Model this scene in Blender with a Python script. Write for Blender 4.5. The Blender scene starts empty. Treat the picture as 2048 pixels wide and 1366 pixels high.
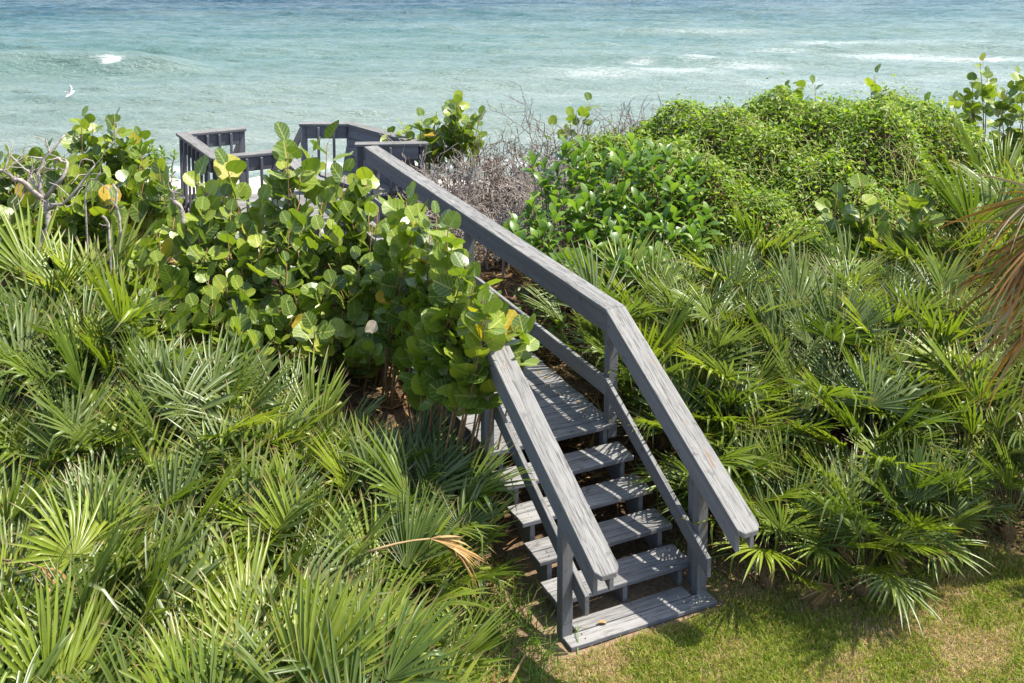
import bpy, bmesh, math, random
import numpy as np
from mathutils import Matrix, Vector

rng = np.random.default_rng(11)
random.seed(11)
scene = bpy.context.scene
COL = scene.collection

# ------------------------------------------------------------------ camera
CZ = 5.66
F_PX, PITCH, SHIFT_PX = 2303.77, 0.113, 670.1
cam_d = bpy.data.cameras.new("camera")
cam_d.sensor_width = 36.0
cam_d.lens = F_PX / 2048 * 36.0
cam_d.shift_y = -SHIFT_PX / 2048
cam_d.clip_start = 0.1
cam_d.clip_end = 20000
cam = bpy.data.objects.new("camera", cam_d)
cam.location = (0, 0, CZ)
cam.rotation_euler = (math.pi / 2 - PITCH, 0, 0)
COL.objects.link(cam)
scene.camera = cam

# ------------------------------------------------------------------ sky, sun, exposure
SUN = Vector((0.50, 0.07, 1.0)).normalized()          # direction towards the sun
SUN_EL = math.asin(SUN.z)
SUN_AZ = math.atan2(SUN.x, SUN.y)                      # from +Y towards +X
world = bpy.data.worlds.new("World")
scene.world = world
world.use_nodes = True
wn = world.node_tree
bg = wn.nodes["Background"]
sky = wn.nodes.new("ShaderNodeTexSky")
sky.sky_type = 'NISHITA'
sky.sun_disc = False
sky.sun_elevation = SUN_EL
sky.sun_rotation = SUN_AZ
sky.air_density = 1.0
sky.dust_density = 1.5
sky.ozone_density = 1.0
wn.links.new(sky.outputs[0], bg.inputs[0])
bg.inputs[1].default_value = 0.15
sun_d = bpy.data.lights.new("sun", 'SUN')
sun_d.energy = 4.5
sun_d.angle = math.radians(0.55)
sun_d.color = (1.0, 0.955, 0.88)
sun = bpy.data.objects.new("sun", sun_d)
sun.rotation_euler = SUN.to_track_quat('Z', 'Y').to_euler()
sun.location = (8, 4, 20)
COL.objects.link(sun)
scene.view_settings.view_transform = 'Standard'
scene.view_settings.look = 'None'
scene.view_settings.exposure = 1.12
scene.view_settings.gamma = 1.0
scene.render.engine = 'CYCLES'
scene.cycles.max_bounces = 6
scene.cycles.diffuse_bounces = 3
scene.cycles.glossy_bounces = 2
scene.cycles.transmission_bounces = 4
scene.cycles.caustics_reflective = False
scene.cycles.caustics_refractive = False

# ------------------------------------------------------------------ helpers
def at(px, py, depth):
    """world point seen at photo pixel (2048 wide) at the given distance in front of the house"""
    c, s = math.cos(PITCH), math.sin(PITCH)
    X = (px - 1024) / F_PX
    U = (683 - SHIFT_PX - py) / F_PX
    d = np.array([X, c + U * s, -s + U * c])
    p = d * depth / d[1]
    p[2] += CZ
    return p

def smooth(a, b, t):
    t = np.clip((np.asarray(t, float) - a) / (b - a), 0, 1)
    return t * t * (3 - 2 * t)

_ph = rng.uniform(0, 6.28, 24)
def lump(x, y):
    return (0.5 * np.sin(x * 1.7 + _ph[0]) * np.sin(y * 1.3 + _ph[1]) + 0.3 * np.sin(x * 3.1 + y * 1.1 + _ph[2])
            + 0.2 * np.sin(y * 4.3 - x * 2.2 + _ph[3]))

SEA = -5.0
def ground_z(x, y):
    x = np.asarray(x, float); y = np.asarray(y, float)
    up = 0.60 * smooth(8.4, 11.2, y)
    z = up + 0.05 * lump(x, y) * smooth(8.8, 10.5, y)
    z = z - 4.3 * smooth(17.6, 25.5, y) - 1.35 * smooth(25.5, 42.0, y) - 3.0 * smooth(42, 90, y)
    return z + 0.008 * lump(x * 3, y * 3)

def tag(o, label=None, cat=None, group=None, kind=None):
    if label: o["label"] = label
    if cat: o["category"] = cat
    if group: o["group"] = group
    if kind: o["kind"] = kind
    return o

def empty(name, loc, label, cat, group=None):
    o = bpy.data.objects.new(name, None)
    o.location = loc
    o.empty_display_size = 0.2
    COL.objects.link(o)
    return tag(o, label, cat, group)

def link(name, me, parent=None, mat4=None):
    o = bpy.data.objects.new(name, me)
    COL.objects.link(o)
    if parent is not None: o.parent = parent
    if mat4 is not None: o.matrix_basis = mat4
    return o

def mesh_np(name, V, loops, sizes, mats, uv=None, smooth_=False, matidx=None):
    """mesh from numpy: V (n,3), loops flat vertex indices, sizes verts per face"""
    me = bpy.data.meshes.new(name)
    V = np.asarray(V, np.float32); loops = np.asarray(loops, np.int32).ravel(); sizes = np.asarray(sizes, np.int32)
    me.vertices.add(len(V)); me.vertices.foreach_set("co", V.ravel())
    me.loops.add(len(loops)); me.loops.foreach_set("vertex_index", loops)
    me.polygons.add(len(sizes))
    st = np.zeros(len(sizes), np.int32); st[1:] = np.cumsum(sizes)[:-1]
    me.polygons.foreach_set("loop_start", st)
    me.polygons.foreach_set("loop_total", sizes)
    if matidx is not None: me.polygons.foreach_set("material_index", np.asarray(matidx, np.int32))
    if smooth_: me.polygons.foreach_set("use_smooth", np.ones(len(sizes), bool))
    if uv is not None:
        l = me.uv_layers.new(name="UVMap")
        l.data.foreach_set("uv", np.asarray(uv, np.float32)[loops].ravel())
    me.update(calc_edges=True)
    for m in (mats if isinstance(mats, (list, tuple)) else [mats]): me.materials.append(m)
    return me

class Bag:
    """collects pieces of geometry into one mesh"""
    def __init__(s): s.V = []; s.L = []; s.S = []; s.U = []; s.M = []; s.n = 0
    def add(s, V, faces, uv=None, mi=0):
        V = np.asarray(V, float)
        for f in faces:
            s.L.extend([i + s.n for i in f]); s.S.append(len(f)); s.M.append(mi)
        s.V.append(V); s.U.append(np.zeros((len(V), 2)) if uv is None else np.asarray(uv, float))
        s.n += len(V)
    def tube(s, pts, rad, sides=5, mi=0, cap=True):
        pts = np.asarray(pts, float); rad = np.broadcast_to(rad, (len(pts),))
        V = []; uv = []
        ref = np.array([0.31, 0.87, 0.22])
        acc = 0
        for i, p in enumerate(pts):
            t = pts[min(i + 1, len(pts) - 1)] - pts[max(i - 1, 0)]
            t = t / (np.linalg.norm(t) + 1e-9)
            a = np.cross(t, ref); a /= np.linalg.norm(a) + 1e-9
            b = np.cross(t, a)
            if i: acc += np.linalg.norm(pts[i] - pts[i - 1])
            for k in range(sides):
                th = 2 * math.pi * k / sides
                V.append(p + rad[i] * (math.cos(th) * a + math.sin(th) * b)); uv.append((k / sides, acc))
        F = []
        for i in range(len(pts) - 1):
            for k in range(sides):
                k2 = (k + 1) % sides
                F.append((i * sides + k, i * sides + k2, (i + 1) * sides + k2, (i + 1) * sides + k))
        if cap:
            F.append(tuple(range(sides))[::-1]); F.append(tuple((len(pts) - 1) * sides + k for k in range(sides)))
        s.add(V, F, uv, mi)
    def mesh(s, name, mats, smooth_=False):
        return mesh_np(name, np.concatenate(s.V), s.L, s.S, mats, np.concatenate(s.U), smooth_, s.M)

def nrm(v):
    v = np.asarray(v, float); return v / (np.linalg.norm(v) + 1e-12)

# ------------------------------------------------------------------ materials
class NT:
    def __init__(s, name):
        s.m = bpy.data.materials.new(name); s.m.use_nodes = True
        s.t = s.m.node_tree; s.t.nodes.clear()
        s.out = s.n("ShaderNodeOutputMaterial")
    def n(s, kind, **kw):
        nd = s.t.nodes.new(kind)
        for k, v in kw.items(): setattr(nd, k, v)
        return nd
    def l(s, a, b): s.t.links.new(a, b)
    def noise(s, vec, scale, detail=4, rough=0.55, dist=0.0):
        nd = s.n("ShaderNodeTexNoise"); nd.inputs["Scale"].default_value = scale
        nd.inputs["Detail"].default_value = detail; nd.inputs["Roughness"].default_value = rough
        nd.inputs["Distortion"].default_value = dist
        if vec is not None: s.l(vec, nd.inputs["Vector"])
        return nd.outputs["Fac"]
    def ramp(s, fac, stops, interp='LINEAR'):
        nd = s.n("ShaderNodeValToRGB"); cr = nd.color_ramp; cr.interpolation = interp
        while len(cr.elements) < len(stops): cr.elements.new(0.5)
        for e, (p, c) in zip(cr.elements, stops):
            e.position = p; e.color = (c, c, c, 1) if isinstance(c, (int, float)) else (*c, 1)
        s.l(fac, nd.inputs["Fac"])
        return nd.outputs["Color"]
    def mix(s, fac, a, b, mode='MIX'):
        nd = s.n("ShaderNodeMix", data_type='RGBA', blend_type=mode)
        for v, i in ((fac, 0), (a, 6), (b, 7)):
            if isinstance(v, (int, float)): nd.inputs[i].default_value = v if i == 0 else (v, v, v, 1)
            elif isinstance(v, tuple): nd.inputs[i].default_value = (*v, 1)
            else: s.l(v, nd.inputs[i])
        return nd.outputs[2]
    def math(s, op, a, b=None, c=None, clamp=False):
        nd = s.n("ShaderNodeMath", operation=op, use_clamp=clamp)
        for v, i in ((a, 0), (b, 1), (c, 2)):
            if v is None: continue
            if isinstance(v, (int, float)): nd.inputs[i].default_value = v
            else: s.l(v, nd.inputs[i])
        return nd.outputs[0]
    def mapping(s, vec, scale=(1, 1, 1), loc=(0, 0, 0)):
        nd = s.n("ShaderNodeMapping"); nd.inputs["Scale"].default_value = scale; nd.inputs["Location"].default_value = loc
        s.l(vec, nd.inputs["Vector"]); return nd.outputs[0]
    def bump(s, h, strength, dist=0.01, normal=None):
        nd = s.n("ShaderNodeBump"); nd.inputs["Strength"].default_value = strength; nd.inputs["Distance"].default_value = dist
        s.l(h, nd.inputs["Height"])
        if normal is not None: s.l(normal, nd.inputs["Normal"])
        return nd.outputs[0]
    def bsdf(s, col, rough=0.6, spec=0.3, normal=None):
        nd = s.n("ShaderNodeBsdfPrincipled")
        for v, k in ((col, "Base Color"), (rough, "Roughness"), (spec, "Specular IOR Level")):
            if isinstance(v, (int, float)): nd.inputs[k].default_value = v
            elif isinstance(v, tuple): nd.inputs[k].default_value = (*v, 1)
            else: s.l(v, nd.inputs[k])
        if normal is not None: s.l(normal, nd.inputs["Normal"])
        return nd.outputs[0]
    def done(s, sh): s.l(sh, s.out.inputs["Surface"]); return s.m
    def rand(s):
        """a random number per object and per mesh island"""
        a = s.n("ShaderNodeObjectInfo").outputs["Random"]; b = s.n("ShaderNodeNewGeometry").outputs["Random Per Island"]
        return s.math('FRACT', s.math('ADD', s.math('MULTIPLY', a, 7.31), b))

def wood_material(name, paint, bare, wear_bias, grime=(0.05, 0.045, 0.04)):
    t = NT(name)
    tc = t.n("ShaderNodeTexCoord").outputs["Object"]
    orand = t.n("ShaderNodeObjectInfo").outputs["Random"]
    off = t.n("ShaderNodeCombineXYZ"); t.l(t.math('MULTIPLY', orand, 37.0), off.inputs[0]); t.l(t.math('MULTIPLY', orand, 11.0), off.inputs[1])
    add = t.n("ShaderNodeVectorMath", operation='ADD'); t.l(tc, add.inputs[0]); t.l(off.outputs[0], add.inputs[1])
    v = add.outputs[0]
    warp = t.noise(t.mapping(v, (1.2, 5, 5)), 2.0, 3)
    wv = t.n("ShaderNodeVectorMath", operation='ADD'); t.l(v, wv.inputs[0])
    wc = t.n("ShaderNodeCombineXYZ"); t.l(t.math('MULTIPLY', warp, 0.030), wc.inputs[1]); t.l(t.math('MULTIPLY', warp, 0.030), wc.inputs[2]); t.l(wc.outputs[0], wv.inputs[1])
    g = t.noise(t.mapping(wv.outputs[0], (4.0, 105, 105)), 1.0, 5, 0.6)      # fine grain along the board
    g2 = t.noise(t.mapping(wv.outputs[0], (0.7, 34, 34)), 1.0, 3, 0.5)      # wide grain bands
    blot = t.noise(t.mapping(v, (2.2, 7, 7)), 1.5, 4, 0.6)
    nz = t.n("ShaderNodeSeparateXYZ"); geo = t.n("ShaderNodeNewGeometry"); t.l(geo.outputs["Normal"], nz.inputs[0])
    up = t.math('MULTIPLY', t.math('MAXIMUM', nz.outputs[2], 0.0), 0.40)   # upward faces lose their stain first
    wear = t.math('ADD', t.math('ADD', t.math('MULTIPLY', blot, 0.9), up), wear_bias)
    wearf = t.ramp(wear, [(0.42, 0.0), (0.62, 1.0)])
    pc = t.mix(t.ramp(g2, [(0.35, 0.0), (0.65, 1.0)]), tuple(c * 0.82 for c in paint), paint)
    bc = t.mix(t.ramp(g2, [(0.30, 0.0), (0.65, 1.0)]), tuple(c * 0.70 for c in bare), tuple(c * 1.02 for c in bare))
    col = t.mix(wearf, pc, bc)
    crack = t.ramp(g, [(0.36, 1.0), (0.50, 0.0)])
    crackf = t.math('MULTIPLY', crack, t.math('MULTIPLY_ADD', wearf, 0.80, 0.10))
    col = t.mix(crackf, col, tuple(c * 0.22 for c in bare))
    dirt = t.ramp(t.noise(v, 9.0, 5, 0.7), [(0.58, 0.0), (0.70, 0.7)])
    col = t.mix(dirt, col, grime)
    col = t.mix(t.math('MULTIPLY', orand, 0.25), col, t.mix(0.5, col, (0.20, 0.19, 0.17)))
    tone = t.ramp(t.math('FRACT', t.math('MULTIPLY', orand, 13.7)), [(0.0, 0.80), (1.0, 1.16)])
    col = t.mix(1.0, col, tone, 'MULTIPLY')
    rust = t.ramp(t.noise(t.mapping(v, (5.0, 16, 16), (3, 1, 2)), 1.0, 3, 0.5), [(0.715, 0.0), (0.76, 0.75)])
    col = t.mix(rust, col, (0.20, 0.115, 0.055))
    h = t.math('ADD', t.math('MULTIPLY', g, 0.7), t.math('MULTIPLY', g2, 0.5))
    n = t.bump(h, 0.55, 0.004)
    return t.done(t.bsdf(col, 0.75, 0.18, n))

M_WOOD = wood_material("weathered_grey_wood", (0.175, 0.174, 0.182), (0.245, 0.240, 0.225), -0.12)
M_CAP = wood_material("bleached_rail_wood", (0.150, 0.150, 0.155), (0.215, 0.208, 0.190), 0.0)
M_TREAD = wood_material("worn_tread_wood", (0.135, 0.135, 0.150), (0.245, 0.237, 0.222), -0.04)
M_DARKWOOD = wood_material("stained_platform_wood", (0.145, 0.146, 0.158), (0.23, 0.225, 0.215), -0.14)

def leaf_material(name, stops, veins=None, transl=0.42, rough=0.42, spec=0.35, tip=None, tcol=1.6, per_object=False):
    t = NT(name)
    rnd = t.rand()
    if per_object:                          # whole fans differ, blades only a little
        rnd = t.math('ADD', t.math('MULTIPLY', t.n("ShaderNodeObjectInfo").outputs["Random"], 0.80), t.math('MULTIPLY', t.n("ShaderNodeNewGeometry").outputs["Random Per Island"], 0.20))
    col = t.ramp(rnd, stops)
    tc = t.n("ShaderNodeTexCoord")
    col = t.mix(0.35, col, t.mix(t.ramp(t.noise(tc.outputs["Object"], 14.0, 3), [(0.3, 0.0), (0.7, 1.0)]), (0.55, 0.55, 0.5), (1.25, 1.25, 1.2)), 'MULTIPLY')
    trf = transl
    if veins:
        uv = t.n("ShaderNodeSeparateXYZ"); t.l(tc.outputs["UV"], uv.inputs[0])
        u, v = uv.outputs[0], uv.outputs[1]
        av = t.math('ABSOLUTE', v)
        mid = t.ramp(av, [(0.016, 1.0), (0.040, 0.0)])
        k = t.math('FRACT', t.math('MULTIPLY', t.math('SUBTRACT', u, t.math('MULTIPLY', av, 0.75)), 5.0))
        side = t.ramp(k, [(0.0, 0.9), (0.13, 0.0), (0.90, 0.0), (1.0, 0.9)])
        vf = t.math('MAXIMUM', mid, side)
        col = t.mix(t.math('MULTIPLY', vf, 0.60), col, veins)
        edge = t.ramp(av, [(0.42, 0.0), (0.50, 0.35)])
        col = t.mix(edge, col, (0.30, 0.28, 0.05))
        trf = t.math('MULTIPLY', t.math('SUBTRACT', 1.0, t.math('MULTIPLY', vf, 0.8)), transl)
    if tip:
        uv = t.n("ShaderNodeSeparateXYZ"); t.l(tc.outputs["UV"], uv.inputs[0])
        tf = t.ramp(t.math('ADD', uv.outputs[1], t.math('MULTIPLY', rnd, 0.08)), [(0.90, 0.0), (1.0, 1.0)])
        col = t.mix(tf, col, tip)
        pale = t.ramp(uv.outputs[1], [(0.0, 0.5), (0.25, 0.0)])
        col = t.mix(pale, col, t.mix(0.5, col, (0.30, 0.36, 0.08)))
    sh = t.bsdf(col, rough, spec)
    tr = t.n("ShaderNodeBsdfTranslucent")
    t.l(t.mix(1.0, col, (tcol * 0.98, tcol * 1.04, tcol * 0.40), 'MULTIPLY'), tr.inputs[0])
    mx = t.n("ShaderNodeMixShader")
    if isinstance(trf, float): mx.inputs[0].default_value = trf
    else: t.l(trf, mx.inputs[0])
    t.l(sh, mx.inputs[1]); t.l(tr.outputs[0], mx.inputs[2])
    return t.done(mx.outputs[0])

M_PALM = leaf_material("palmetto_blade", [(0.0, (0.062, 0.100, 0.015)), (0.25, (0.105, 0.152, 0.020)), (0.42, (0.150, 0.190, 0.066)), (0.60, (0.140, 0.196, 0.021)), (0.82, (0.205, 0.256, 0.026)), (0.95, (0.275, 0.31, 0.045)), (1.0, (0.32, 0.31, 0.07))],
                       transl=0.33, rough=0.36, spec=0.46, tip=(0.22, 0.15, 0.06), per_object=True)
M_PALMLIGHT = leaf_material("young_palmetto_blade", [(0.0, (0.20, 0.25, 0.05)), (0.5, (0.28, 0.33, 0.06)), (1.0, (0.34, 0.36, 0.10))],
                       transl=0.40, rough=0.38, spec=0.5, tip=(0.24, 0.17, 0.07))
M_PALMDEAD = leaf_material("dry_brown_blade", [(0.0, (0.20, 0.11, 0.045)), (0.5, (0.33, 0.20, 0.075)), (1.0, (0.42, 0.30, 0.15))],
                       transl=0.2, rough=0.7, spec=0.15)
M_FROND = leaf_material("red_brown_frond", [(0.0, (0.11, 0.058, 0.026)), (0.4, (0.26, 0.135, 0.042)), (0.7, (0.34, 0.21, 0.075)), (0.85, (0.30, 0.27, 0.22)), (1.0, (0.22, 0.22, 0.05))], transl=0.2, rough=0.55, spec=0.25)
M_GRAPE = leaf_material("sea_grape_leaf", [(0.0, (0.050, 0.090, 0.018)), (0.35, (0.095, 0.155, 0.020)), (0.70, (0.160, 0.225, 0.022)), (0.975, (0.24, 0.29, 0.026)), (0.99, (0.38, 0.33, 0.030)), (1.0, (0.46, 0.27, 0.03))],
                        veins=(0.34, 0.34, 0.09), transl=0.34, rough=0.36, spec=0.42, tcol=2.0)
M_PINK = leaf_material("bleached_pink_leaf", [(0.0, (0.55, 0.43, 0.36)), (1.0, (0.66, 0.53, 0.46))], transl=0.25, rough=0.6)
M_BROAD = leaf_material("broad_shrub_leaf", [(0.0, (0.055, 0.115, 0.018)), (0.5, (0.110, 0.200, 0.026)), (1.0, (0.20, 0.30, 0.045))],
                        transl=0.36, rough=0.36, spec=0.45)
M_VINE = leaf_material("vine_leaf", [(0.0, (0.075, 0.145, 0.014)), (0.45, (0.155, 0.245, 0.021)), (0.85, (0.235, 0.325, 0.030)), (1.0, (0.34, 0.37, 0.07))],
                       transl=0.40, rough=0.45, spec=0.35)
M_GRASS = leaf_material("turf_blade", [(0.0, (0.10, 0.17, 0.016)), (0.5, (0.22, 0.285, 0.028)), (0.78, (0.36, 0.36, 0.07)), (0.86, (0.36, 0.27, 0.11)), (1.0, (0.40, 0.29, 0.14))],
                        transl=0.3, rough=0.6, spec=0.2)
M_STRAW = leaf_material("dry_turf_blade", [(0.0, (0.32, 0.23, 0.10)), (0.6, (0.46, 0.35, 0.17)), (1.0, (0.56, 0.45, 0.25))], transl=0.25, rough=0.7, spec=0.15)
M_WEED = leaf_material("weed_blade", [(0.0, (0.07, 0.15, 0.02)), (0.7, (0.14, 0.24, 0.03)), (1.0, (0.30, 0.32, 0.09))], transl=0.4, rough=0.5, spec=0.3)

def bark(name, a, b, scale=30):
    t = NT(name); tc = t.n("ShaderNodeTexCoord").outputs["Object"]
    n = t.noise(tc, scale, 5, 0.65)
    col = t.mix(t.math('MULTIPLY', t.rand(), 0.5), t.mix(t.ramp(n, [(0.35, 0.0), (0.65, 1.0)]), a, b), t.mix(0.5, a, b))
    return t.done(t.bsdf(col, 0.85, 0.1, t.bump(n, 0.6, 0.01)))
M_STEM = bark("reddish_stem_bark", (0.16, 0.085, 0.04), (0.30, 0.19, 0.09))
M_DEADWOOD = bark("bleached_dead_wood", (0.19, 0.155, 0.13), (0.42, 0.37, 0.325), 22)
M_DARKTWIG = bark("dark_dead_twig", (0.09, 0.058, 0.042), (0.22, 0.155, 0.115), 22)
M_TRUNK = bark("fibrous_palm_trunk", (0.07, 0.045, 0.025), (0.22, 0.14, 0.07), 18)
M_VINESTEM = bark("vine_stem", (0.20, 0.24, 0.06), (0.38, 0.36, 0.14), 18)

def ground_material():
    t = NT("dune_ground")
    geo = t.n("ShaderNodeNewGeometry"); sep = t.n("ShaderNodeSeparateXYZ"); t.l(geo.outputs["Position"], sep.inputs[0])
    pos = geo.outputs["Position"]
    n1 = t.noise(pos, 1.3, 5, 0.6); n2 = t.noise(pos, 28.0, 5, 0.7); n3 = t.noise(pos, 90, 3, 0.6)
    soil = t.mix(t.ramp(n2, [(0.3, 0.0), (0.7, 1.0)]), (0.15, 0.10, 0.055), (0.33, 0.23, 0.14))
    litter = t.mix(t.ramp(n2, [(0.35, 0.0), (0.7, 1.0)]), (0.035, 0.024, 0.015), (0.17, 0.105, 0.055))
    sand = t.mix(n2, (0.60, 0.54, 0.46), (0.74, 0.69, 0.61))
    y = t.math('ADD', sep.outputs[1], t.math('MULTIPLY', t.math('SUBTRACT', n1, 0.5), 1.2))
    col = t.mix(t.ramp(t.math('MULTIPLY', y, 0.05), [(0.43, 0.0), (0.465, 1.0)]), soil, litter)
    col = t.mix(t.ramp(t.math('MULTIPLY', y, 0.05), [(0.86, 0.0), (0.93, 1.0)]), col, sand)
    wet = t.ramp(t.math('MULTIPLY', y, 0.02), [(0.735, 0.0), (0.80, 1.0)])
    col = t.mix(t.math('MULTIPLY', wet, 0.55), col, (0.30, 0.26, 0.20))
    return t.done(t.bsdf(col, 0.9, 0.1, t.bump(t.math('ADD', n2, t.math('MULTIPLY', n3, 0.4)), 0.7, 0.03)))
M_GROUND = ground_material()

def sea_material():
    t = NT("sea_water")
    geo = t.n("ShaderNodeNewGeometry"); sep = t.n("ShaderNodeSeparateXYZ"); t.l(geo.outputs["Position"], sep.inputs[0])
    pos = geo.outputs["Position"]
    big = t.noise(t.mapping(pos, (0.035, 0.10, 1)), 1.0, 4, 0.55)
    y = t.math('ADD', sep.outputs[1], t.math('MULTIPLY', t.math('SUBTRACT', big, 0.5), 26.0))
    y = t.math('ADD', y, t.math('MULTIPLY', sep.outputs[0], -0.12))
    col = t.ramp(t.math('MULTIPLY', y, 0.01), [(0.40, (0.152, 0.190, 0.158)), (0.56, (0.118, 0.172, 0.145)), (0.70, (0.084, 0.150, 0.130)), (0.82, (0.050, 0.112, 0.110)), (0.92, (0.020, 0.066, 0.086)), (1.0, (0.011, 0.047, 0.070))])
    patch = t.noise(t.mapping(pos, (0.10, 0.42, 1)), 1.0, 5, 0.6)
    col = t.mix(t.ramp(patch, [(0.38, 0.0), (0.68, 0.55)]), col, t.mix(0.45, col, (0.30, 0.33, 0.28)))
    foam = t.n("ShaderNodeAttribute"); foam.attribute_name = "foam"
    fn = t.noise(t.mapping(pos, (0.55, 1.9, 1)), 1.4, 6, 0.75, 1.2)
    fine = t.noise(t.mapping(pos, (2.6, 7.0, 1)), 2.0, 4, 0.7)
    lace = t.math('SUBTRACT', 1.0, t.math('MULTIPLY', t.math('ABSOLUTE', t.math('SUBTRACT', fn, 0.5)), 6.0), clamp=True)
    fs = t.math('ADD', t.math('ADD', foam.outputs["Fac"], t.math('MULTIPLY', t.math('SUBTRACT', lace, 0.5), 0.55)), t.math('MULTIPLY', t.math('SUBTRACT', fine, 0.5), 1.3))
    ff = t.ramp(fs, [(0.45, 0.0), (1.45, 0.75)])
    ff = t.math('MULTIPLY', ff, t.ramp(foam.outputs["Fac"], [(0.05, 0.0), (0.45, 1.0)]))
    veil = t.math('MULTIPLY', foam.outputs["Fac"], 0.60, clamp=True)
    col = t.mix(veil, col, (0.30, 0.335, 0.30))
    caps = t.noise(t.mapping(pos, (0.9, 3.4, 1)), 1.0, 5, 0.6)
    capf = t.ramp(caps, [(0.745, 0.0), (0.80, 0.5)])
    ff = t.math('MAXIMUM', ff, capf)
    col = t.mix(ff, col, (0.52, 0.54, 0.51))
    w1 = t.noise(t.mapping(pos, (2.6, 7.5, 1)), 1.0, 4, 0.65, 0.3)
    w2 = t.noise(t.mapping(pos, (0.8, 3.0, 1)), 1.0, 3, 0.6, 0.3)
    h = t.math('ADD', t.math('MULTIPLY', w1, 0.55), t.math('MULTIPLY', w2, 0.8))
    n = t.bump(h, 0.75, 0.40)
    rough = t.mix(ff, 0.24, 0.9)
    return t.done(t.bsdf(col, rough, t.mix(ff, 0.24, 0.05), n))
M_SEA = sea_material()

# ------------------------------------------------------------------ ground
def grid(name, xs, ys, zf, mat, smooth_=True):
    X, Y = np.meshgrid(xs, ys)
    Z = zf(X, Y)
    V = np.stack([X, Y, Z], -1).reshape(-1, 3)
    nx, ny = len(xs), len(ys)
    i = (np.arange(ny - 1)[:, None] * nx + np.arange(nx - 1)[None, :]).ravel()
    L = np.stack([i, i + 1, i + nx + 1, i + nx], 1)
    return mesh_np(name, V, L, np.full(len(L), 4), mat, None, smooth_)

xs = np.concatenate([np.linspace(-1500, -26, 8)[:-1], np.linspace(-26, 26, 200), np.linspace(26, 1500, 8)[1:]])
ys = np.concatenate([np.linspace(-60, 2, 12)[:-1], np.linspace(2, 48, 230), np.linspace(48, 6000, 20)[1:]])
tag(link("ground", grid("ground", xs, ys, ground_z, M_GROUND)), kind="structure")

# ------------------------------------------------------------------ sea
def build_sea():
    rows = np.concatenate([np.linspace(37.0, 125, 620), np.geomspace(126.0, 9000, 70)])
    cols = np.linspace(-1, 1, 460)
    X = cols[None, :] * (rows[:, None] * 0.62 + 14); Y = np.repeat(rows[:, None], len(cols), 1)
    wob = 1.6 * np.sin(X * 0.11 + 0.7) + 0.9 * np.sin(X * 0.23 + 2.0) + 0.4 * np.sin(X * 0.51)
    r2 = np.random.default_rng(5)
    Z = np.zeros_like(X)
    fade = 1 - smooth(120, 400, Y)
    for k in range(26):                      # wind chop
        lam = r2.uniform(0.9, 3.6); a = 0.012 * lam ** 0.8; th = r2.normal(math.pi / 2, 0.35); ph = r2.uniform(0, 6.28)
        kx, ky = math.cos(th) * 6.283 / lam, math.sin(th) * 6.283 / lam
        s = np.sin(kx * X + ky * Y + ph + 0.5 * np.sin(0.3 * X + ph))
        Z += a * (1 - np.abs(s)) * 1.2 * fade
    foam = np.zeros_like(X)
    # swell lines running in: y of crest, height, width, x centre, x half-length
    for yc, hgt, w, xc, xl in [(61.8, 0.95, 1.5, -22.5, 5.5), (60.8, 0.65, 1.5, -30, 4), (56, 0.30, 1.6, -6, 16), (69, 0.25, 2.0, -20, 30), (76, 0.25, 2.2, 10, 40),
                               (52.5, 0.32, 1.3, -18, 9), (63.5, 0.40, 1.6, 9, 9), (68.0, 0.42, 1.6, 26, 12), (49.5, 0.26, 1.3, -2, 30), (46, 0.24, 1.2, 0, 60), (72, 0.22, 1.8, -30, 12), (88, 0.25, 2.4, -10, 60), (58.5, 0.3, 1.4, 3, 10)]:
        d = Y - (yc + 0.5 * wob)
        env = np.exp(-((X - xc) / xl) ** 4)
        prof = np.where(d < 0, np.exp(-(d / (0.6 * w)) ** 2), np.exp(-(d / (1.6 * w)) ** 2))
        Z += hgt * prof * env
    def patch(x, y, sx, sy, a):
        foam[:] = np.maximum(foam, a * np.exp(-((X - x) / sx) ** 2 - ((Y - y) / sy) ** 2))
    for p in [(-21.3, 60.6, 0.45, 0.22, 1.9), (-21.6, 60.8, 1.0, 0.12, 0.9),
              (4.5, 58.5, 4.2, 2.0, 0.50), (8.5, 59.8, 4.0, 1.8, 0.58), (13.0, 62.0, 3.5, 1.6, 0.52), (10.5, 63.4, 1.5, 0.5, 0.62), (7.0, 63.0, 1.2, 0.5, 0.60),
              (22.0, 65.5, 5.0, 1.6, 0.62), (26.0, 64.8, 4.5, 1.0, 0.70), (20.0, 69.0, 5.0, 1.4, 0.52), (27.0, 71.0, 7.0, 1.6, 0.48), (15.5, 67.0, 3.0, 1.0, 0.50),
              (13.0, 75.5, 6.0, 0.7, 0.42), (0, 72, 5, 0.5, 0.30), (14, 57, 9, 2.0, 0.38), (26, 58, 8, 2, 0.35), (3, 54, 7, 1.2, 0.33)]:
        patch(*p)
    shore = 41.2 + 0.5 * wob * 0.5
    foam[:] = np.maximum(foam, 0.70 * np.exp(-((Y - shore) / 0.7) ** 2))
    foam[:] = np.maximum(foam, 0.30 * np.exp(-((Y - shore - 3.3) / 0.8) ** 2))
    Z *= smooth(39.5, 45.0, Y) * 0.92 + 0.08
    V = np.stack([X, Y, SEA + Z], -1).reshape(-1, 3)
    nx, ny = len(cols), len(rows)
    i = (np.arange(ny - 1)[:, None] * nx + np.arange(nx - 1)[None, :]).ravel()
    L = np.stack([i, i + 1, i + nx + 1, i + nx], 1)
    me = mesh_np("sea", V, L, np.full(len(L), 4), M_SEA, None, True)
    a = me.attributes.new("foam", 'FLOAT', 'POINT'); a.data.foreach_set("value", foam.ravel().astype(np.float32))
    tag(link("water", me), kind="structure")
build_sea()

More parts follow.
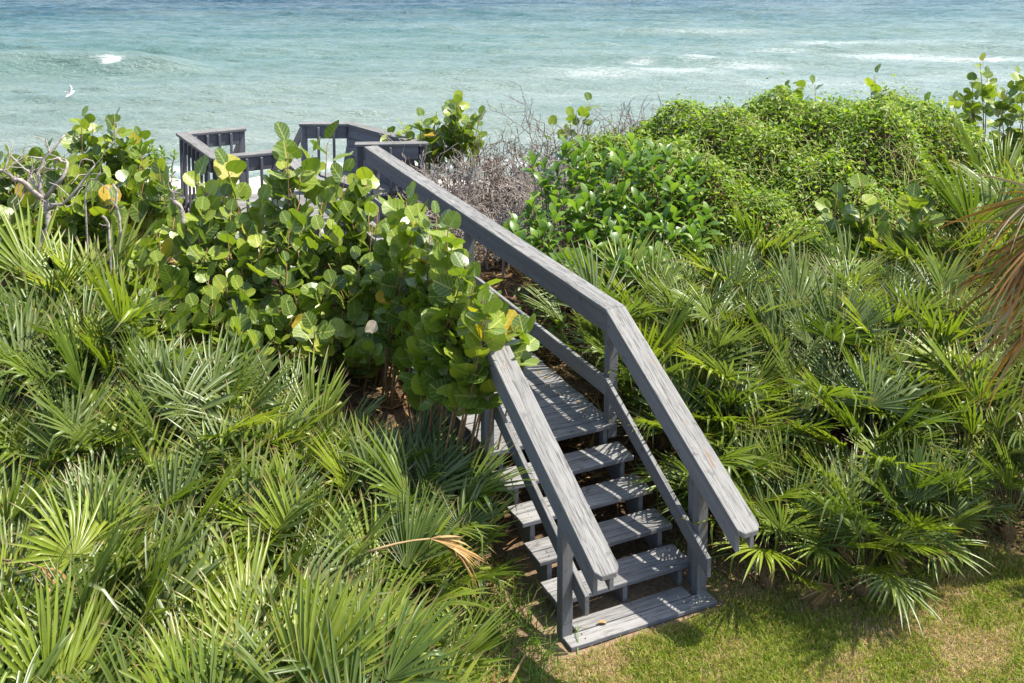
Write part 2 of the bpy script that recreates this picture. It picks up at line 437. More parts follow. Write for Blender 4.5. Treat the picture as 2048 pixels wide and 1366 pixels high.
# ------------------------------------------------------------------ timber stairs, boardwalk, platform
TH = 0.443
LC = np.array([-0.171, 9.236, 0.818])
RV = np.array([math.cos(TH), math.sin(TH), 0.0]); UV = np.array([-math.sin(TH), math.cos(TH), 0.0]); ZV = np.array([0, 0, 1.0])
GO, RI = 0.302, 0.155
SL = RI / GO
def S(r, u, z): return LC + r * RV + u * UV + z * ZV
def sr(p):
    d = np.asarray(p) - LC
    return d @ RV, d @ UV, d[2]

def prism(name, parent, A, B, mat, bevel=0.004, seg=1):
    """one board: A and B are its two end quads (4 world points each, same winding)"""
    A = np.array(A); B = np.array(B)
    ca, cb = A.mean(0), B.mean(0)
    X = cb - ca; X /= np.linalg.norm(X)
    Y = (A[1] - A[0]); Y = Y - X * (X @ Y); Y /= np.linalg.norm(Y)
    Z = np.cross(X, Y)
    R = np.stack([X, Y, Z], 1)
    loc = (np.concatenate([A, B]) - ca) @ R
    bm = bmesh.new()
    vs = [bm.verts.new(v) for v in loc]
    for f in ((3, 2, 1, 0), (4, 5, 6, 7), (0, 1, 5, 4), (1, 2, 6, 5), (2, 3, 7, 6), (3, 0, 4, 7)): bm.faces.new([vs[k] for k in f])
    bmesh.ops.recalc_face_normals(bm, faces=bm.faces)
    if bevel: bmesh.ops.bevel(bm, geom=list(bm.edges), offset=bevel, segments=seg, profile=0.6, affect='EDGES')
    me = bpy.data.meshes.new(name); bm.to_mesh(me); bm.free(); me.materials.append(mat)
    M = Matrix.Identity(4)
    for i in range(3):
        M[i][0], M[i][1], M[i][2] = X[i], Y[i], Z[i]
        M[i][3] = ca[i] - parent.location[i]
    return link(name, me, parent, M)

def clipped_cap(name, parent, r0, r1, u0, z0, u1, z1, h, mat, clip=0.038):
    """handrail cap with its lower corners sawn off"""
    sl = (z1 - z0) / (u1 - u0); uc = u0 + clip; zc = z0 + sl * clip
    secs = [(u0, z0, r0 + clip, r1 - clip), (uc, zc, r0, r1), (u1, z1, r0, r1)]
    A = S((r0 + r1) / 2, u0, z0 - h / 2); B = S((r0 + r1) / 2, u1, z1 - h / 2)
    X = nrm(B - A); Y = RV.copy(); Z = np.cross(X, Y); R = np.stack([X, Y, Z], 1)
    bm = bmesh.new(); rows = []
    for (u, z, a, b) in secs:
        rows.append([bm.verts.new((p - A) @ R) for p in (S(a, u, z), S(b, u, z), S(b, u, z - h), S(a, u, z - h))])
    bm.faces.new(rows[0]); bm.faces.new(rows[-1][::-1])
    for k in range(2):
        for i in range(4):
            j = (i + 1) % 4; bm.faces.new((rows[k][i], rows[k][j], rows[k + 1][j], rows[k + 1][i]))
    bmesh.ops.recalc_face_normals(bm, faces=bm.faces)
    bm.edges.ensure_lookup_table()
    ed = [e for e in bm.edges if e.calc_face_angle(0) > 0.3]
    bmesh.ops.bevel(bm, geom=ed, offset=0.008, segments=3, profile=0.6, affect='EDGES')
    me = bpy.data.meshes.new(name); bm.to_mesh(me); bm.free(); me.materials.append(mat)
    M = Matrix([[X[i], Y[i], Z[i], A[i] - parent.location[i]] for i in range(3)] + [[0, 0, 0, 1]])
    return link(name, me, parent, M)

def along(name, parent, r0, r1, u0, z0, u1, z1, h, mat, bevel=0.004, seg=1, dr=0.0):
    """board running in the stairs' direction, tops at (u0,z0)-(u1,z1), height h, vertical end cuts"""
    A = [S(r0, u0, z0), S(r1, u0, z0), S(r1, u0, z0 - h), S(r0, u0, z0 - h)]
    B = [S(r0 + dr, u1, z1), S(r1 + dr, u1, z1), S(r1 + dr, u1, z1 - h), S(r0 + dr, u1, z1 - h)]
    return prism(name, parent, A, B, mat, bevel, seg)

def across(name, parent, r0, r1, u0, u1, ztop, h, mat, bevel=0.004, seg=1, skew=0.0):
    j = rng.normal(0, 0.0030, 3)
    A = [S(r0, u0, ztop + j[0]), S(r0, u1, ztop + j[1]), S(r0, u1, ztop - h), S(r0, u0, ztop - h)]
    B = [S(r1, u0 + skew, ztop + j[2]), S(r1, u1 + skew, ztop + j[1]), S(r1, u1 + skew, ztop - h), S(r1, u0 + skew, ztop - h)]
    return prism(name, parent, A, B, mat, bevel, seg)

def post(name, parent, r, u, z0, z1, mat, s=0.089, su=None):
    su = su or s
    q = lambda z: [S(r - s / 2, u - su / 2, z), S(r + s / 2, u - su / 2, z), S(r + s / 2, u + su / 2, z), S(r - s / 2, u + su / 2, z)]
    return prism(name, parent, q(z0), q(z1), mat, 0.004)

stair = empty("wooden_stairway", S(0.6, -1.4, -0.818), "weathered grey wooden stairs with sloping handrails climbing from the lawn", "stairs")
# treads: two boards each; the lowest pair is the ground step
for k in range(0, 5):
    u0 = -(5 - k) * GO; z = -(5 - k) * RI
    rl, rr = (-0.045, 1.245) if k == 0 else (-0.005, 1.222)
    rl2 = rl + (0.13 if k == 0 else 0)
    across("tread_board", stair, rl + rng.uniform(-.004, .004), rr + rng.uniform(-.006, .006), u0, u0 + 0.140, z, 0.038, M_TREAD, 0.007, 2)
    across("tread_board", stair, rl2 + rng.uniform(-.004, .004), (rr if k else 1.10) + rng.uniform(-.006, .006), u0 + 0.146, u0 + 0.286, z, 0.038, M_TREAD, 0.007, 2)

def stringer(r):
    w = 0.040
    pts = []
    for k in range(1, 5):
        u0 = -(5 - k) * GO + 0.03; z = -(5 - k) * RI - 0.039
        pts += [(u0, z - RI + (0.05 if k == 1 else 0.0)), (u0, z), (u0 + GO if k < 5 else u0, z)]
    pts.append((0.03, -0.04)); pts.append((0.10, -0.04)); pts.append((0.10, -0.32)); pts.append((-1.05, -0.86)); pts.append((-1.17, -0.86))
    clean = []
    for p in pts:
        if not clean or abs(p[0] - clean[-1][0]) + abs(p[1] - clean[-1][1]) > 1e-4: clean.append(p)
    n = len(clean)
    o = S(r, -0.6, -0.4)
    Rm = np.stack([RV, UV, ZV], 1)
    V = [((S(r + s * w / 2, u, z) - o) @ Rm) for s in (-1, 1) for (u, z) in clean]
    bm = bmesh.new(); vs = [bm.verts.new(v) for v in V]
    bm.faces.new(vs[:n]); bm.faces.new(vs[n:][::-1])
    for i in range(n):
        j = (i + 1) % n
        bm.faces.new((vs[j], vs[i], vs[n + i], vs[n + j]))
    bmesh.ops.recalc_face_normals(bm, faces=bm.faces); bmesh.ops.triangulate(bm, faces=[f for f in bm.faces if len(f.verts) > 4])
    me = bpy.data.meshes.new("stringer"); bm.to_mesh(me); bm.free(); me.materials.append(M_WOOD)
    M = Matrix([[*Rm[i], o[i] - stair.location[i]] for i in range(3)] + [[0, 0, 0, 1]])
    link("stringer", me, stair, M)
for r in (0.10, 0.61, 1.12): stringer(r)

CAPZ = 1.079
LU = -2.226 * GO / math.hypot(GO, RI)
CT = 0.038
def rail_pair(parent, r0, u0, z0, u1, z1, name_cap="handrail_cap", mat=M_CAP, trim0=0.0):
    if trim0: clipped_cap(name_cap, parent, r0, r0 + 0.195, u0, z0, u1, z1, CT * 1.12, mat)
    else: along(name_cap, parent, r0, r0 + 0.195, u0, z0, u1, z1, CT * 1.12, mat, 0.009, 3)
    sl = (z1 - z0) / (u1 - u0)
    ua = u0 + trim0; za = z0 + sl * trim0
    c = r0 + 0.0975
    along("rail_board", parent, c - 0.084, c - 0.046, ua, za - CT * 1.12 - 0.002, u1, z1 - CT * 1.12 - 0.002, 0.180, M_WOOD, 0.004)
    along("rail_board", parent, c + 0.046, c + 0.084, ua, za - CT * 1.12 - 0.002, u1, z1 - CT * 1.12 - 0.002, 0.180, M_WOOD, 0.004)
LCAP, RCAP = -0.107, 1.095
for r0 in (LCAP, RCAP):
    rail_pair(stair, r0, LU, CAPZ + LU * SL, -0.002, CAPZ - 0.001, trim0=0.075)
    c = r0 + 0.0975
    for u, zb in ((-1.335, -0.86), (0.065, -0.13)):
        post("post", stair, c, u, zb, CAPZ + min(u, 0) * SL - CT * 1.12 - 0.006, M_WOOD)
    s = 1 if r0 == LCAP else -1                                    # lower rail on the inner side
    a = c + s * 0.0455; b = c + s * 0.0835
    along("lower_rail", stair, min(a, b), max(a, b), -1.56, 0.43 - 1.56 * SL, 0.008, 0.43, 0.155, M_WOOD, 0.004)
post("post", stair, RCAP + 0.0975 + 0.02, -1.20, -0.86, CAPZ - 1.20 * SL - 0.06, M_WOOD, 0.038, 0.075)

# level boardwalk
walk = empty("boardwalk", S(0.6, 3.4, -0.25), "level grey boardwalk with handrails leading from the stairs to the lookout platform", "boardwalk")
u = 0.0
while u < 6.80:
    across("deck_plank", walk, -0.01 + rng.uniform(-.006, .006) + (0.0), 1.222 + rng.uniform(-.008, .008), u, u + 0.1385, 0.0, 0.036, M_TREAD, 0.004)
    u += 0.1445
for r in (0.03, 0.61, 1.19):
    along("joist", walk, r - 0.02, r + 0.02, 0.11, -0.040, 6.80, -0.040, 0.15, M_WOOD, 0.003)
FAR = 6.745
for r0 in (LCAP, RCAP):
    rail_pair(walk, r0, 0.002, CAPZ, FAR if r0 == RCAP else 6.86, CAPZ - 0.004)
    c = r0 + 0.0975
    s = 1 if r0 == LCAP else -1
    a = c + s * 0.0455; b = c + s * 0.0835
    along("lower_rail", walk, min(a, b), max(a, b), 0.012, 0.43, 6.78, 0.43, 0.155, M_WOOD, 0.004)
    for u in (3.25, 6.55):
        post("post", walk, c, u, -0.32, CAPZ - CT * 1.12 - 0.006, M_WOOD)
    post("post", walk, c, 1.75 if r0 == LCAP else 1.9, -0.45, -0.02, M_WOOD)

# lookout platform
plat = empty("lookout_platform", S(0.3, 7.7, -0.3), "square dark grey lookout platform with railings and corner bench above the beach", "platform")
FL, BL, BG0, BG1, BR, FR, FRi, FLi = (-0.90, 7.00), (-1.06, 8.66), (-0.20, 8.66), (0.74, 8.60), (1.38, 8.30), (1.90, 6.58), (1.075, 6.90), (-0.11, 7.00)
u = 6.815
while u < 8.72:
    tt = (u - 6.6) / 2.0
    across("deck_plank", plat, -1.0 - 0.08 * tt, 1.80 - 0.46 * tt, u, u + 0.1385, -0.002, 0.036, M_TREAD, 0.004)
    u += 0.1445
def seg_quad(p, q, w, z, h, o=0.0):
    p = np.array(p); q = np.array(q); d = (q - p) / np.linalg.norm(q - p); n = np.array([-d[1], d[0]])
    a = p + n * (o - w / 2); b = p + n * (o + w / 2)
    A = [S(*a, z), S(*b, z), S(*b, z - h), S(*a, z - h)]
    a = q + n * (o - w / 2); b = q + n * (o + w / 2)
    return A, [S(*a, z), S(*b, z), S(*b, z - h), S(*a, z - h)]
def plat_rail(p, q, n_bal, side, zc=CAPZ + 0.006, posts=(True, True), ext=0.06, boards=True, lift=0.0, board_h=0.19):
    p = np.array(p); q = np.array(q); d = (q - p) / np.linalg.norm(q - p); n = np.array([-d[1], d[0]])
    zc = zc + lift
    prism("handrail_cap", plat, *seg_quad(p - d * ext, q + d * ext, 0.17, zc, 0.042), M_CAP, 0.008, 2)
    prism("rail_board", plat, *seg_quad(p + d * 0.05, q - d * 0.05, 0.036, zc - 0.044, board_h, side * 0.045), M_DARKWOOD, 0.004)
    prism("lower_rail", plat, *seg_quad(p + d * 0.05, q - d * 0.05, 0.036, 0.16, 0.09, side * 0.045), M_DARKWOOD, 0.004)
    for f, e in zip(posts, (p, q)):
        if f: post("post", plat, e[0], e[1], -0.6, zc - 0.05, M_DARKWOOD)
    L = np.linalg.norm(q - p)
    for k in range(n_bal):
        c = p + d * (L * (k + 1) / (n_bal + 1)) + n * side * 0.085
        post("baluster", plat, c[0], c[1], 0.02, zc - 0.052, M_DARKWOOD, 0.036)
plat_rail(FL, FLi, 3, -1)
plat_rail(FL, BL, 7, 1, lift=0.003)
plat_rail(BL, BG0, 4, -1, lift=-0.002)
plat_rail(BG1, BR, 2, -1, posts=(True, True))
plat_rail(BR, FR, 0, -1, lift=0.003)
plat_rail(FRi, FR, 1, -1, lift=0.009)
# bench back boards inside the right hand rail, and the seat
db = np.array(FR) - np.array(BR); Lb = np.linalg.norm(db); db /= Lb; nb = np.array([db[1], -db[0]])
for k in range(6):
    z = 1.00 - k * 0.125
    o = 0.03 + k * 0.028
    a = np.array(BR) + db * 0.06 - np.array([-db[1], db[0]]) * (0.0 + o) * 1.0
    b = np.array(FR) - db * 0.10 - np.array([-db[1], db[0]]) * (0.0 + o) * 1.0
    nn = -np.array([-db[1], db[0]])
    A = [S(*a, z), S(*(a + nn * 0.03), z - 0.006), S(*(a + nn * 0.055), z - 0.122), S(*(a + nn * 0.025), z - 0.118)]
    B = [S(*b, z), S(*(b + nn * 0.03), z - 0.006), S(*(b + nn * 0.055), z - 0.122), S(*(b + nn * 0.025), z - 0.118)]
    prism("bench_back_board", plat, A, B, M_DARKWOOD, 0.004)
for k in range(3):
    nn = -np.array([-db[1], db[0]])
    a = np.array(BR) + db * 0.10 + nn * (0.22 + k * 0.135); b = np.array(FR) - db * 0.22 + nn * (0.22 + k * 0.135)
    A = [S(*a, 0.40), S(*(a + nn * 0.128), 0.40), S(*(a + nn * 0.128), 0.364), S(*a, 0.364)]
    B = [S(*b, 0.40), S(*(b + nn * 0.128), 0.40), S(*(b + nn * 0.128), 0.364), S(*b, 0.364)]
    prism("bench_seat_board", plat, A, B, M_TREAD, 0.004)
# rails of the flight going down to the beach
for (r, u0) in ((BG0[0] + 0.02, 8.70), (BG1[0] - 0.02, 8.66)):
    A = [S(r - 0.02, u0, 1.03), S(r + 0.02, u0, 1.03), S(r + 0.02, u0, 0.85), S(r - 0.02, u0, 0.85)]
    B = [S(r - 0.02, u0 + 2.6, -0.9), S(r + 0.02, u0 + 2.6, -0.9), S(r + 0.02, u0 + 2.6, -1.08), S(r - 0.02, u0 + 2.6, -1.08)]
    prism("beach_stair_rail", plat, A, B, M_DARKWOOD, 0.004)
    A = [S(r - 0.02, u0, -0.04), S(r + 0.02, u0, -0.04), S(r + 0.02, u0, -0.3), S(r - 0.02, u0, -0.3)]
    B = [S(r - 0.02, u0 + 2.6, -1.97), S(r + 0.02, u0 + 2.6, -1.97), S(r + 0.02, u0 + 2.6, -2.2), S(r - 0.02, u0 + 2.6, -2.2)]
    prism("stringer", plat, A, B, M_DARKWOOD, 0.004)
for k in range(8):
    across("tread_board", plat, BG0[0] + 0.05, BG1[0] - 0.05, 8.80 + k * 0.29, 9.07 + k * 0.29, -0.19 - k * 0.215, 0.038, M_TREAD, 0.004)

def screw_heads(parent, spots):
    """small rusty screw heads standing slightly proud of the boards"""
    me = bpy.data.meshes.get("screw_head")
    if me is None:
        b = Bag(); n = 6
        V = [(0.0055 * math.cos(6.2832 * k / n), 0.0055 * math.sin(6.2832 * k / n), 0.0) for k in range(n)] + [(0.0045 * math.cos(6.2832 * k / n), 0.0045 * math.sin(6.2832 * k / n), 0.002) for k in range(n)]
        b.add(V, [tuple(range(n, 2 * n))] + [(k, (k + 1) % n, n + (k + 1) % n, n + k) for k in range(n)])
        t = NT("rusty_steel"); me = b.mesh("screw_head", t.done(t.bsdf((0.07, 0.04, 0.025), 0.7, 0.3)))
    for p in spots:
        link("screw_head", me, parent, Matrix.Translation(Vector(p) - parent.location))
sp = []
for k in range(0, 5):
    for r_ in (0.10, 0.61, 1.12):
        for du in (0.045, 0.10, 0.19, 0.245):
            if not (k == 0 and du > 0.15 and r_ > 1.05) and not (k == 0 and du > 0.15 and r_ < 0.12): sp.append(S(r_ + rng.normal(0, 0.006), -(5 - k) * GO + du, -(5 - k) * RI + 0.0015))
screw_heads(stair, sp)
screw_heads(walk, [S(r_ + rng.normal(0, 0.006), k * 0.1445 + du, 0.0015) for k in range(14) for r_ in (0.61, 1.19) for du in (0.04, 0.10)])

def project(p):
    c, sn = math.cos(PITCH), math.sin(PITCH)
    x, y, z = p[0], p[1], p[2] - CZ
    d = y * c - z * sn; up = y * sn + z * c
    return 1024 + F_PX * x / d, 683 - SHIFT_PX - F_PX * up / d

def frame(X, N, loc, scale=1.0):
    """matrix with local x along X and local z near N"""
    X = nrm(X); Z = np.asarray(N, float); Z = Z - X * (X @ Z)
    if np.linalg.norm(Z) < 1e-4: Z = np.cross(X, [0.3, 0.8, 0.1])
    Z = nrm(Z); Y = np.cross(Z, X)
    return Matrix([[X[i] * scale, Y[i] * scale, Z[i] * scale, loc[i]] for i in range(3)] + [[0, 0, 0, 1]])

# ------------------------------------------------------------------ saw palmettos
def frond_mesh(seed, mat, nseg=26, Lb=0.62, Lp=0.60, spread=1.75, tilt=0.35, droop=0.10, cup=0.25, ragged=0.1, w=0.044, lean=0.0):
    r = np.random.default_rng(seed)
    b = Bag()
    # leaf stalk: rises along local z, bending to +x
    pts = [np.array([0.16 * Lp * (k / 4) ** 2, 0.0, Lp * k / 4]) for k in range(5)]
    b.tube(pts, np.linspace(0.011, 0.006, 5), 4)
    hub = pts[-1]
    pd = nrm(pts[-1] - pts[-2])
    A = nrm(pd * math.cos(tilt) + np.array([1, 0, 0]) * math.sin(tilt))
    Yv = np.array([0, 1.0, 0])
    N = np.cross(A, Yv); N = N if N[2] > 0 or N[0] < 0 else -N
    if N @ np.array([-1, 0, 0.6]) < 0: N = -N
    for i in range(nseg):
        f = -1 + 2 * (i + 0.5) / nseg
        ph = f * spread + r.normal(0, 0.025)
        d = A * math.cos(ph) + Yv * math.sin(ph)
        d = nrm(d + N * (cup * (abs(f) ** 1.3) - 0.05) + r.normal(0, 0.03, 3))
        L = Lb * (1 - 0.30 * abs(f) ** 2.2) * r.uniform(1 - ragged, 1.05)
        wd = w * r.uniform(0.8, 1.1)
        side = nrm(np.cross(d, N)); n2 = np.cross(side, d)
        dr = droop * r.uniform(0.2, 1.9)
        tw = r.normal(0, 0.25)
        V = []; uv = []
        st = [(0.02, 0.13), (0.28, 0.72), (0.52, 1.0), (0.80, 0.62)]
        for (t, hw) in st:
            c = hub + d * (L * t) - n2 * (dr * L * t ** 2.5)
            sd = side * math.cos(tw * t) + n2 * math.sin(tw * t)
            h = hw * wd / 2
            V += [c - sd * h + n2 * h * 0.55, c - n2 * h * 0.25, c + sd * h + n2 * h * 0.55]
            uv += [(0, t), (0.5, t), (1, t)]
        if r.random() < 0.16:                                  # blade snapped over beyond its middle
            fall = (np.array([0.3, 0, -1.0]) - n2 * 0.6) * L * r.uniform(0.12, 0.30)
            for q in (9, 10, 11): V[q] = V[q] * 0.5 + (V[q - 3]) * 0.5 + fall * 0.35
            V.append(V[10] + fall); uv.append((0.5, 1.0))
        else:
            V.append(hub + d * L - n2 * (dr * L)); uv.append((0.5, 1.0))
        F = []
        for k in range(3):
            o = 3 * k
            F += [(o, o + 1, o + 4, o + 3), (o + 1, o + 2, o + 5, o + 4)]
        F += [(9, 10, 12), (10, 11, 12)]
        b.add(V, F, uv)
    return b.mesh("frond", mat)

FR_GREEN = [frond_mesh(100 + k, M_PALM, nseg=[22, 28, 20, 26][k % 4], Lb=[0.68, 0.60, 0.76, 0.64][k % 4], Lp=[0.60, 0.75, 0.66, 0.5][k % 4], w=0.031,
                       spread=[1.25, 1.75, 0.95, 1.5][k % 4], tilt=[0.15, 0.35, 0.05, 0.45][k % 4], droop=[0.06, 0.14, 0.09, 0.20][k % 4], cup=[0.2, 0.35, 0.1, 0.3][k % 4]) for k in range(12)]
FR_NARROW = [frond_mesh(130 + k, M_PALM, nseg=18, Lb=0.70, Lp=0.55, spread=[0.75, 0.95, 0.5][k % 3], tilt=0.08, droop=0.10, cup=0.15, w=0.030) for k in range(6)]
FR_LIGHT = [frond_mesh(140 + k, M_PALMLIGHT, nseg=20, Lb=0.62, Lp=0.5, spread=[1.0, 1.25][k % 2], tilt=0.1, droop=0.05, cup=0.15) for k in range(3)]
FR_DEAD = [frond_mesh(160 + k, M_PALMDEAD, nseg=22, Lb=0.55, Lp=0.45, spread=[0.45, 0.9, 0.6][k % 3], tilt=0.5, droop=[0.3, 0.7, 0.5][k % 3], cup=0.3, ragged=0.35, w=0.030) for k in range(4)]

def trunk_mesh(seed):
    b = Bag(); r = np.random.default_rng(seed)
    n = 6
    pts = [np.array([0.02 * math.sin(k * 1.3 + seed), 0.02 * math.cos(k * 1.7 + seed), -0.12 + 0.07 * k]) for k in range(n)]
    b.tube(pts, [0.075, 0.085, 0.075, 0.07, 0.055, 0.02], 7)
    for k in range(10):                                       # stubs of old leaf stalks
        a = r.uniform(0, 6.28); z = r.uniform(-0.05, 0.2)
        p = np.array([0.06 * math.cos(a), 0.06 * math.sin(a), z])
        b.tube([p, p + np.array([0.09 * math.cos(a), 0.09 * math.sin(a), 0.08])], [0.016, 0.008], 4)
    return b.mesh("trunk", M_TRUNK)
TRUNKS = [trunk_mesh(k) for k in range(3)]

def in_stairs(x, y, m=0.0):
    r, u, _ = sr((x, y, 0))
    return (-0.16 - m < r < 1.34 + m and -1.65 - m < u < 7.2) or (-1.2 - m < r < 2.0 + m and 6.8 - m < u < 9)

def palmetto(x, y, label, group, n=11, size=1.0, kinds=None, lean=(0.10, 0.0), tmin=0.05, tmax=1.0, dead=0, seed=0, face=None, name="saw_palmetto"):
    r = np.random.default_rng(1000 + seed)
    z = float(ground_z(x, y))
    root = empty(name, (x, y, z), label, "palmetto", group)
    link("trunk", TRUNKS[seed % 3], root, Matrix.Rotation(r.uniform(0, 6.28), 4, 'Z'))
    a0 = r.uniform(0, 6.28)
    for k in range(n + dead):
        f = (k + 0.5) / n
        isdead = k >= n
        tl = tmin + (tmax - tmin) * min(f, 1.0) ** 1.1 + r.normal(0, 0.10)
        az = a0 + 2.399963 * k + r.normal(0, 0.3)
        if face is not None and r.random() < 0.45: az = face + r.normal(0, 0.9)
        if isdead: tl = r.uniform(0.85, 1.75)
        me = (FR_DEAD if isdead else (kinds or (FR_GREEN + FR_NARROW)))
        me = me[r.integers(len(me))]
        sc = size * r.uniform(0.78, 1.18)
        M = Matrix.Rotation(az, 4, 'Z') @ Matrix.Rotation(max(tl, 0.03), 4, 'Y') @ Matrix.Rotation(r.normal(0, 0.25), 4, 'Z')
        up = Vector((lean[0], lean[1], 1)).normalized()
        Q = Vector((0, 0, 1)).rotation_difference(up).to_matrix().to_4x4()
        M = Matrix.Translation((0, 0, 0.12)) @ Q @ M @ Matrix.Scale(sc, 4)
        hub = (Matrix.Translation(root.location) @ M) @ Vector((0.1, 0, 0.62))
        tipw = (Matrix.Translation(root.location) @ M) @ Vector((0.25, 0, 1.15))
        if in_stairs(hub.x, hub.y, -0.02) or in_stairs(tipw.x, tipw.y, -0.16): continue
        link("frond" if not isdead else "dead_frond", me, root, M)
    return root

def zone_label(px, py):
    """where a palmetto stands, in words"""
    if px < 1000:
        if py > 1130: return "wide-fanned saw palmetto along the bottom edge" if px > 520 else "arching saw palmetto in the bottom left corner"
        if py > 880:
            return ("long-bladed saw palmetto left of the steps" if px > 600 else "upright saw palmetto in the middle of the left bed" if px > 300 else "upright saw palmetto low at the left edge")
        if px > 560: return "thin-bladed saw palmetto under the overhanging sea grape"
        return "grey-green wind-blown saw palmetto at the left edge" if px < 280 else "spiky saw palmetto in front of the sea grape thicket"
    if py > 880: return "drooping saw palmetto overhanging the lawn near the right handrail" if px < 1640 else "drooping saw palmetto along the far right lawn edge"
    if py > 700: return "green saw palmetto just behind the right sloping handrail" if px < 1560 else "dense saw palmetto in the middle of the right bed"
    return "upright saw palmetto beside the right handrail bend" if px < 1480 else "tall saw palmetto below the vine mound"

ORD = ['first', 'second', 'third', 'fourth', 'fifth', 'sixth', 'seventh', 'eighth', 'ninth', 'tenth', 'eleventh', 'twelfth', 'thirteenth', 'fourteenth', 'fifteenth', 'sixteenth', 'seventeenth', 'eighteenth', 'nineteenth', 'twentieth', 'twenty-first', 'twenty-second', 'twenty-third', 'twenty-fourth']
_unused = ['first', 'second', 'third', 'fourth', 'fifth', 'sixth', 'seventh', 'eighth', 'ninth', 'tenth', 'eleventh', 'twelfth', 'thirteenth', 'fourteenth', 'fifteenth', 'sixteenth', 'seventeenth', 'eighteenth', 'nineteenth', 'twentieth']
def ordinal_labels(spots):
    zones = {}
    for i, q in enumerate(spots): zones.setdefault(zone_label(q[2], q[3]), []).append((q[2], i))
    lab = [None] * len(spots)
    split = {}
    for z, ids in zones.items():
        if len(ids) <= 8: split[z] = ids; continue
        med = sorted(spots[i][3] for _, i in ids); k3 = 2 if len(ids) <= 16 else 3
        names = ['farther row', 'nearer row'] if k3 == 2 else ['farthest row', 'middle row', 'nearest row']
        for q in ids:
            rank = sum(m < spots[q[1]][3] for m in med) * k3 // len(med)
            split.setdefault(z + ', ' + names[rank], []).append(q)
    for z, ids in split.items():
        ids.sort()
        for k, (_, i) in enumerate(ids): lab[i] = z + ('' if len(ids) == 1 else ', ' + ORD[k] + ' from the left')
    return lab

def scatter(poly_px, depth_of, n, mind, seed, zc=0.7):
    """ground spots inside a photo-space outline, kept apart"""
    r = np.random.default_rng(seed); out = []
    xs_, ys_ = [p[0] for p in poly_px], [p[1] for p in poly_px]
    tries = 0
    while len(out) < n and tries < 9000:
        tries += 1
        px, py = r.uniform(min(xs_), max(xs_)), r.uniform(min(ys_), max(ys_))
        ins = False; j = len(poly_px) - 1
        for i in range(len(poly_px)):
            (xi, yi), (xj, yj) = poly_px[i], poly_px[j]
            if (yi > py) != (yj > py) and px < (xj - xi) * (py - yi) / (yj - yi) + xi: ins = not ins
            j = i
        if not ins: continue
        # solve depth so that the point sits zc above the ground
        d = 9.0
        for _ in range(8):
            p = at(px, py, d); g = float(ground_z(p[0], p[1])) + zc
            k = (p[2] - CZ) / d; d = (g - CZ) / k
        p = at(px, py, d)
        if in_stairs(p[0], p[1], 0.30): continue
        if any((p[0] - q[0]) ** 2 + (p[1] - q[1]) ** 2 < mind ** 2 for q in out): continue
        out.append((p[0], p[1], px, py))
    return out

left_poly = [(-160, 640), (230, 640), (290, 810), (560, 845), (820, 870), (860, 1000), (800, 1130), (800, 1240), (860, 1420), (850, 1600), (-160, 1600)]
spots = scatter(left_poly, None, 92, 0.38, 3)
labs = ordinal_labels(spots)
for i, (x, y, px, py) in enumerate(spots):
    lb = labs[i]
    tall = px < 280 and py < 900
    small = px > 720
    palmetto(x, y, lb, 'saw palmettos in the left bed', n=(9, 11, 13)[i % 3] if not small else 9, size=(1.02 if tall else (0.96, 0.80, 0.88)[i % 3]) * (0.82 if small else 1.0), lean=((0.30 if tall else (0.25, -0.1, 0.05, -0.2, 0.15)[i % 5]), (0.1, -0.2, 0.0, -0.1)[i % 4] if not tall else 0.0), tmax=(0.7, 1.0, 1.35)[i % 3], seed=i, dead=2 if i % 3 == 2 else 0, face=1.5)
right_poly = [(1330, 640), (1420, 560), (1650, 545), (1900, 520), (2140, 500), (2140, 900), (1900, 975), (1680, 1040), (1560, 1030), (1420, 880), (1320, 740)]
spots2 = scatter(right_poly, None, 110, 0.35, 4)
labs = ordinal_labels(spots2)
for i, (x, y, px, py) in enumerate(spots2):
    lb = labs[i]
    palmetto(x, y, lb, 'saw palmettos in the right bed', n=(9, 11, 13)[i % 3], size=(0.66 if py > 860 else (0.80, 0.68, 0.86)[i % 3]), lean=((0.25, 0.05, 0.15, -0.05)[i % 4], 0.0 if py < 880 else -0.10), tmax=(0.50, 0.65, 0.85)[i % 3] if py < 880 else 0.85, seed=200 + i, dead=1 if i % 4 == 1 else 0, face=1.5)

# single palmettos that stand out
p = at(205, 560, 11.6); palmetto(p[0], p[1], "pale yellow-green saw palmetto with stiff upright fans below the dead tree", None, n=11, size=1.15, kinds=FR_LIGHT, tmin=0.05, tmax=0.7, lean=(0.05, 0), seed=501)
p = at(95, 600, 11.2); palmetto(p[0], p[1], "yellow-green saw palmetto leaning left at the left edge", None, n=9, size=1.1, kinds=FR_LIGHT + FR_GREEN[:3], tmin=0.1, tmax=0.8, lean=(-0.1, 0), seed=502)
p = at(1500, 560, 13.0); palmetto(p[0], p[1], "tall pale saw palmetto with feathery upright blades right of the broad-leaved shrub", None, n=12, size=1.1, kinds=FR_NARROW + FR_LIGHT[:1], tmin=0.05, tmax=0.7, lean=(0.15, 0), seed=503)
for i, (px, dep, lb) in enumerate([(1925, 15.6, "dark saw palmetto on the dune crest left of the sea grape at far right"), (1990, 14.6, "large grey-green saw palmetto below the sea grape at the right edge"),
                                   (2060, 13.4, "saw palmetto cut by the right edge of the picture beside the vine mound"), (1960, 12.9, "pale saw palmetto at the right foot of the vine mound")]):
    p = at(px, 400, dep); palmetto(p[0], p[1], lb, None, n=15, size=1.25, tmin=0.05, tmax=1.0, lean=(0.12, 0), seed=510 + i)
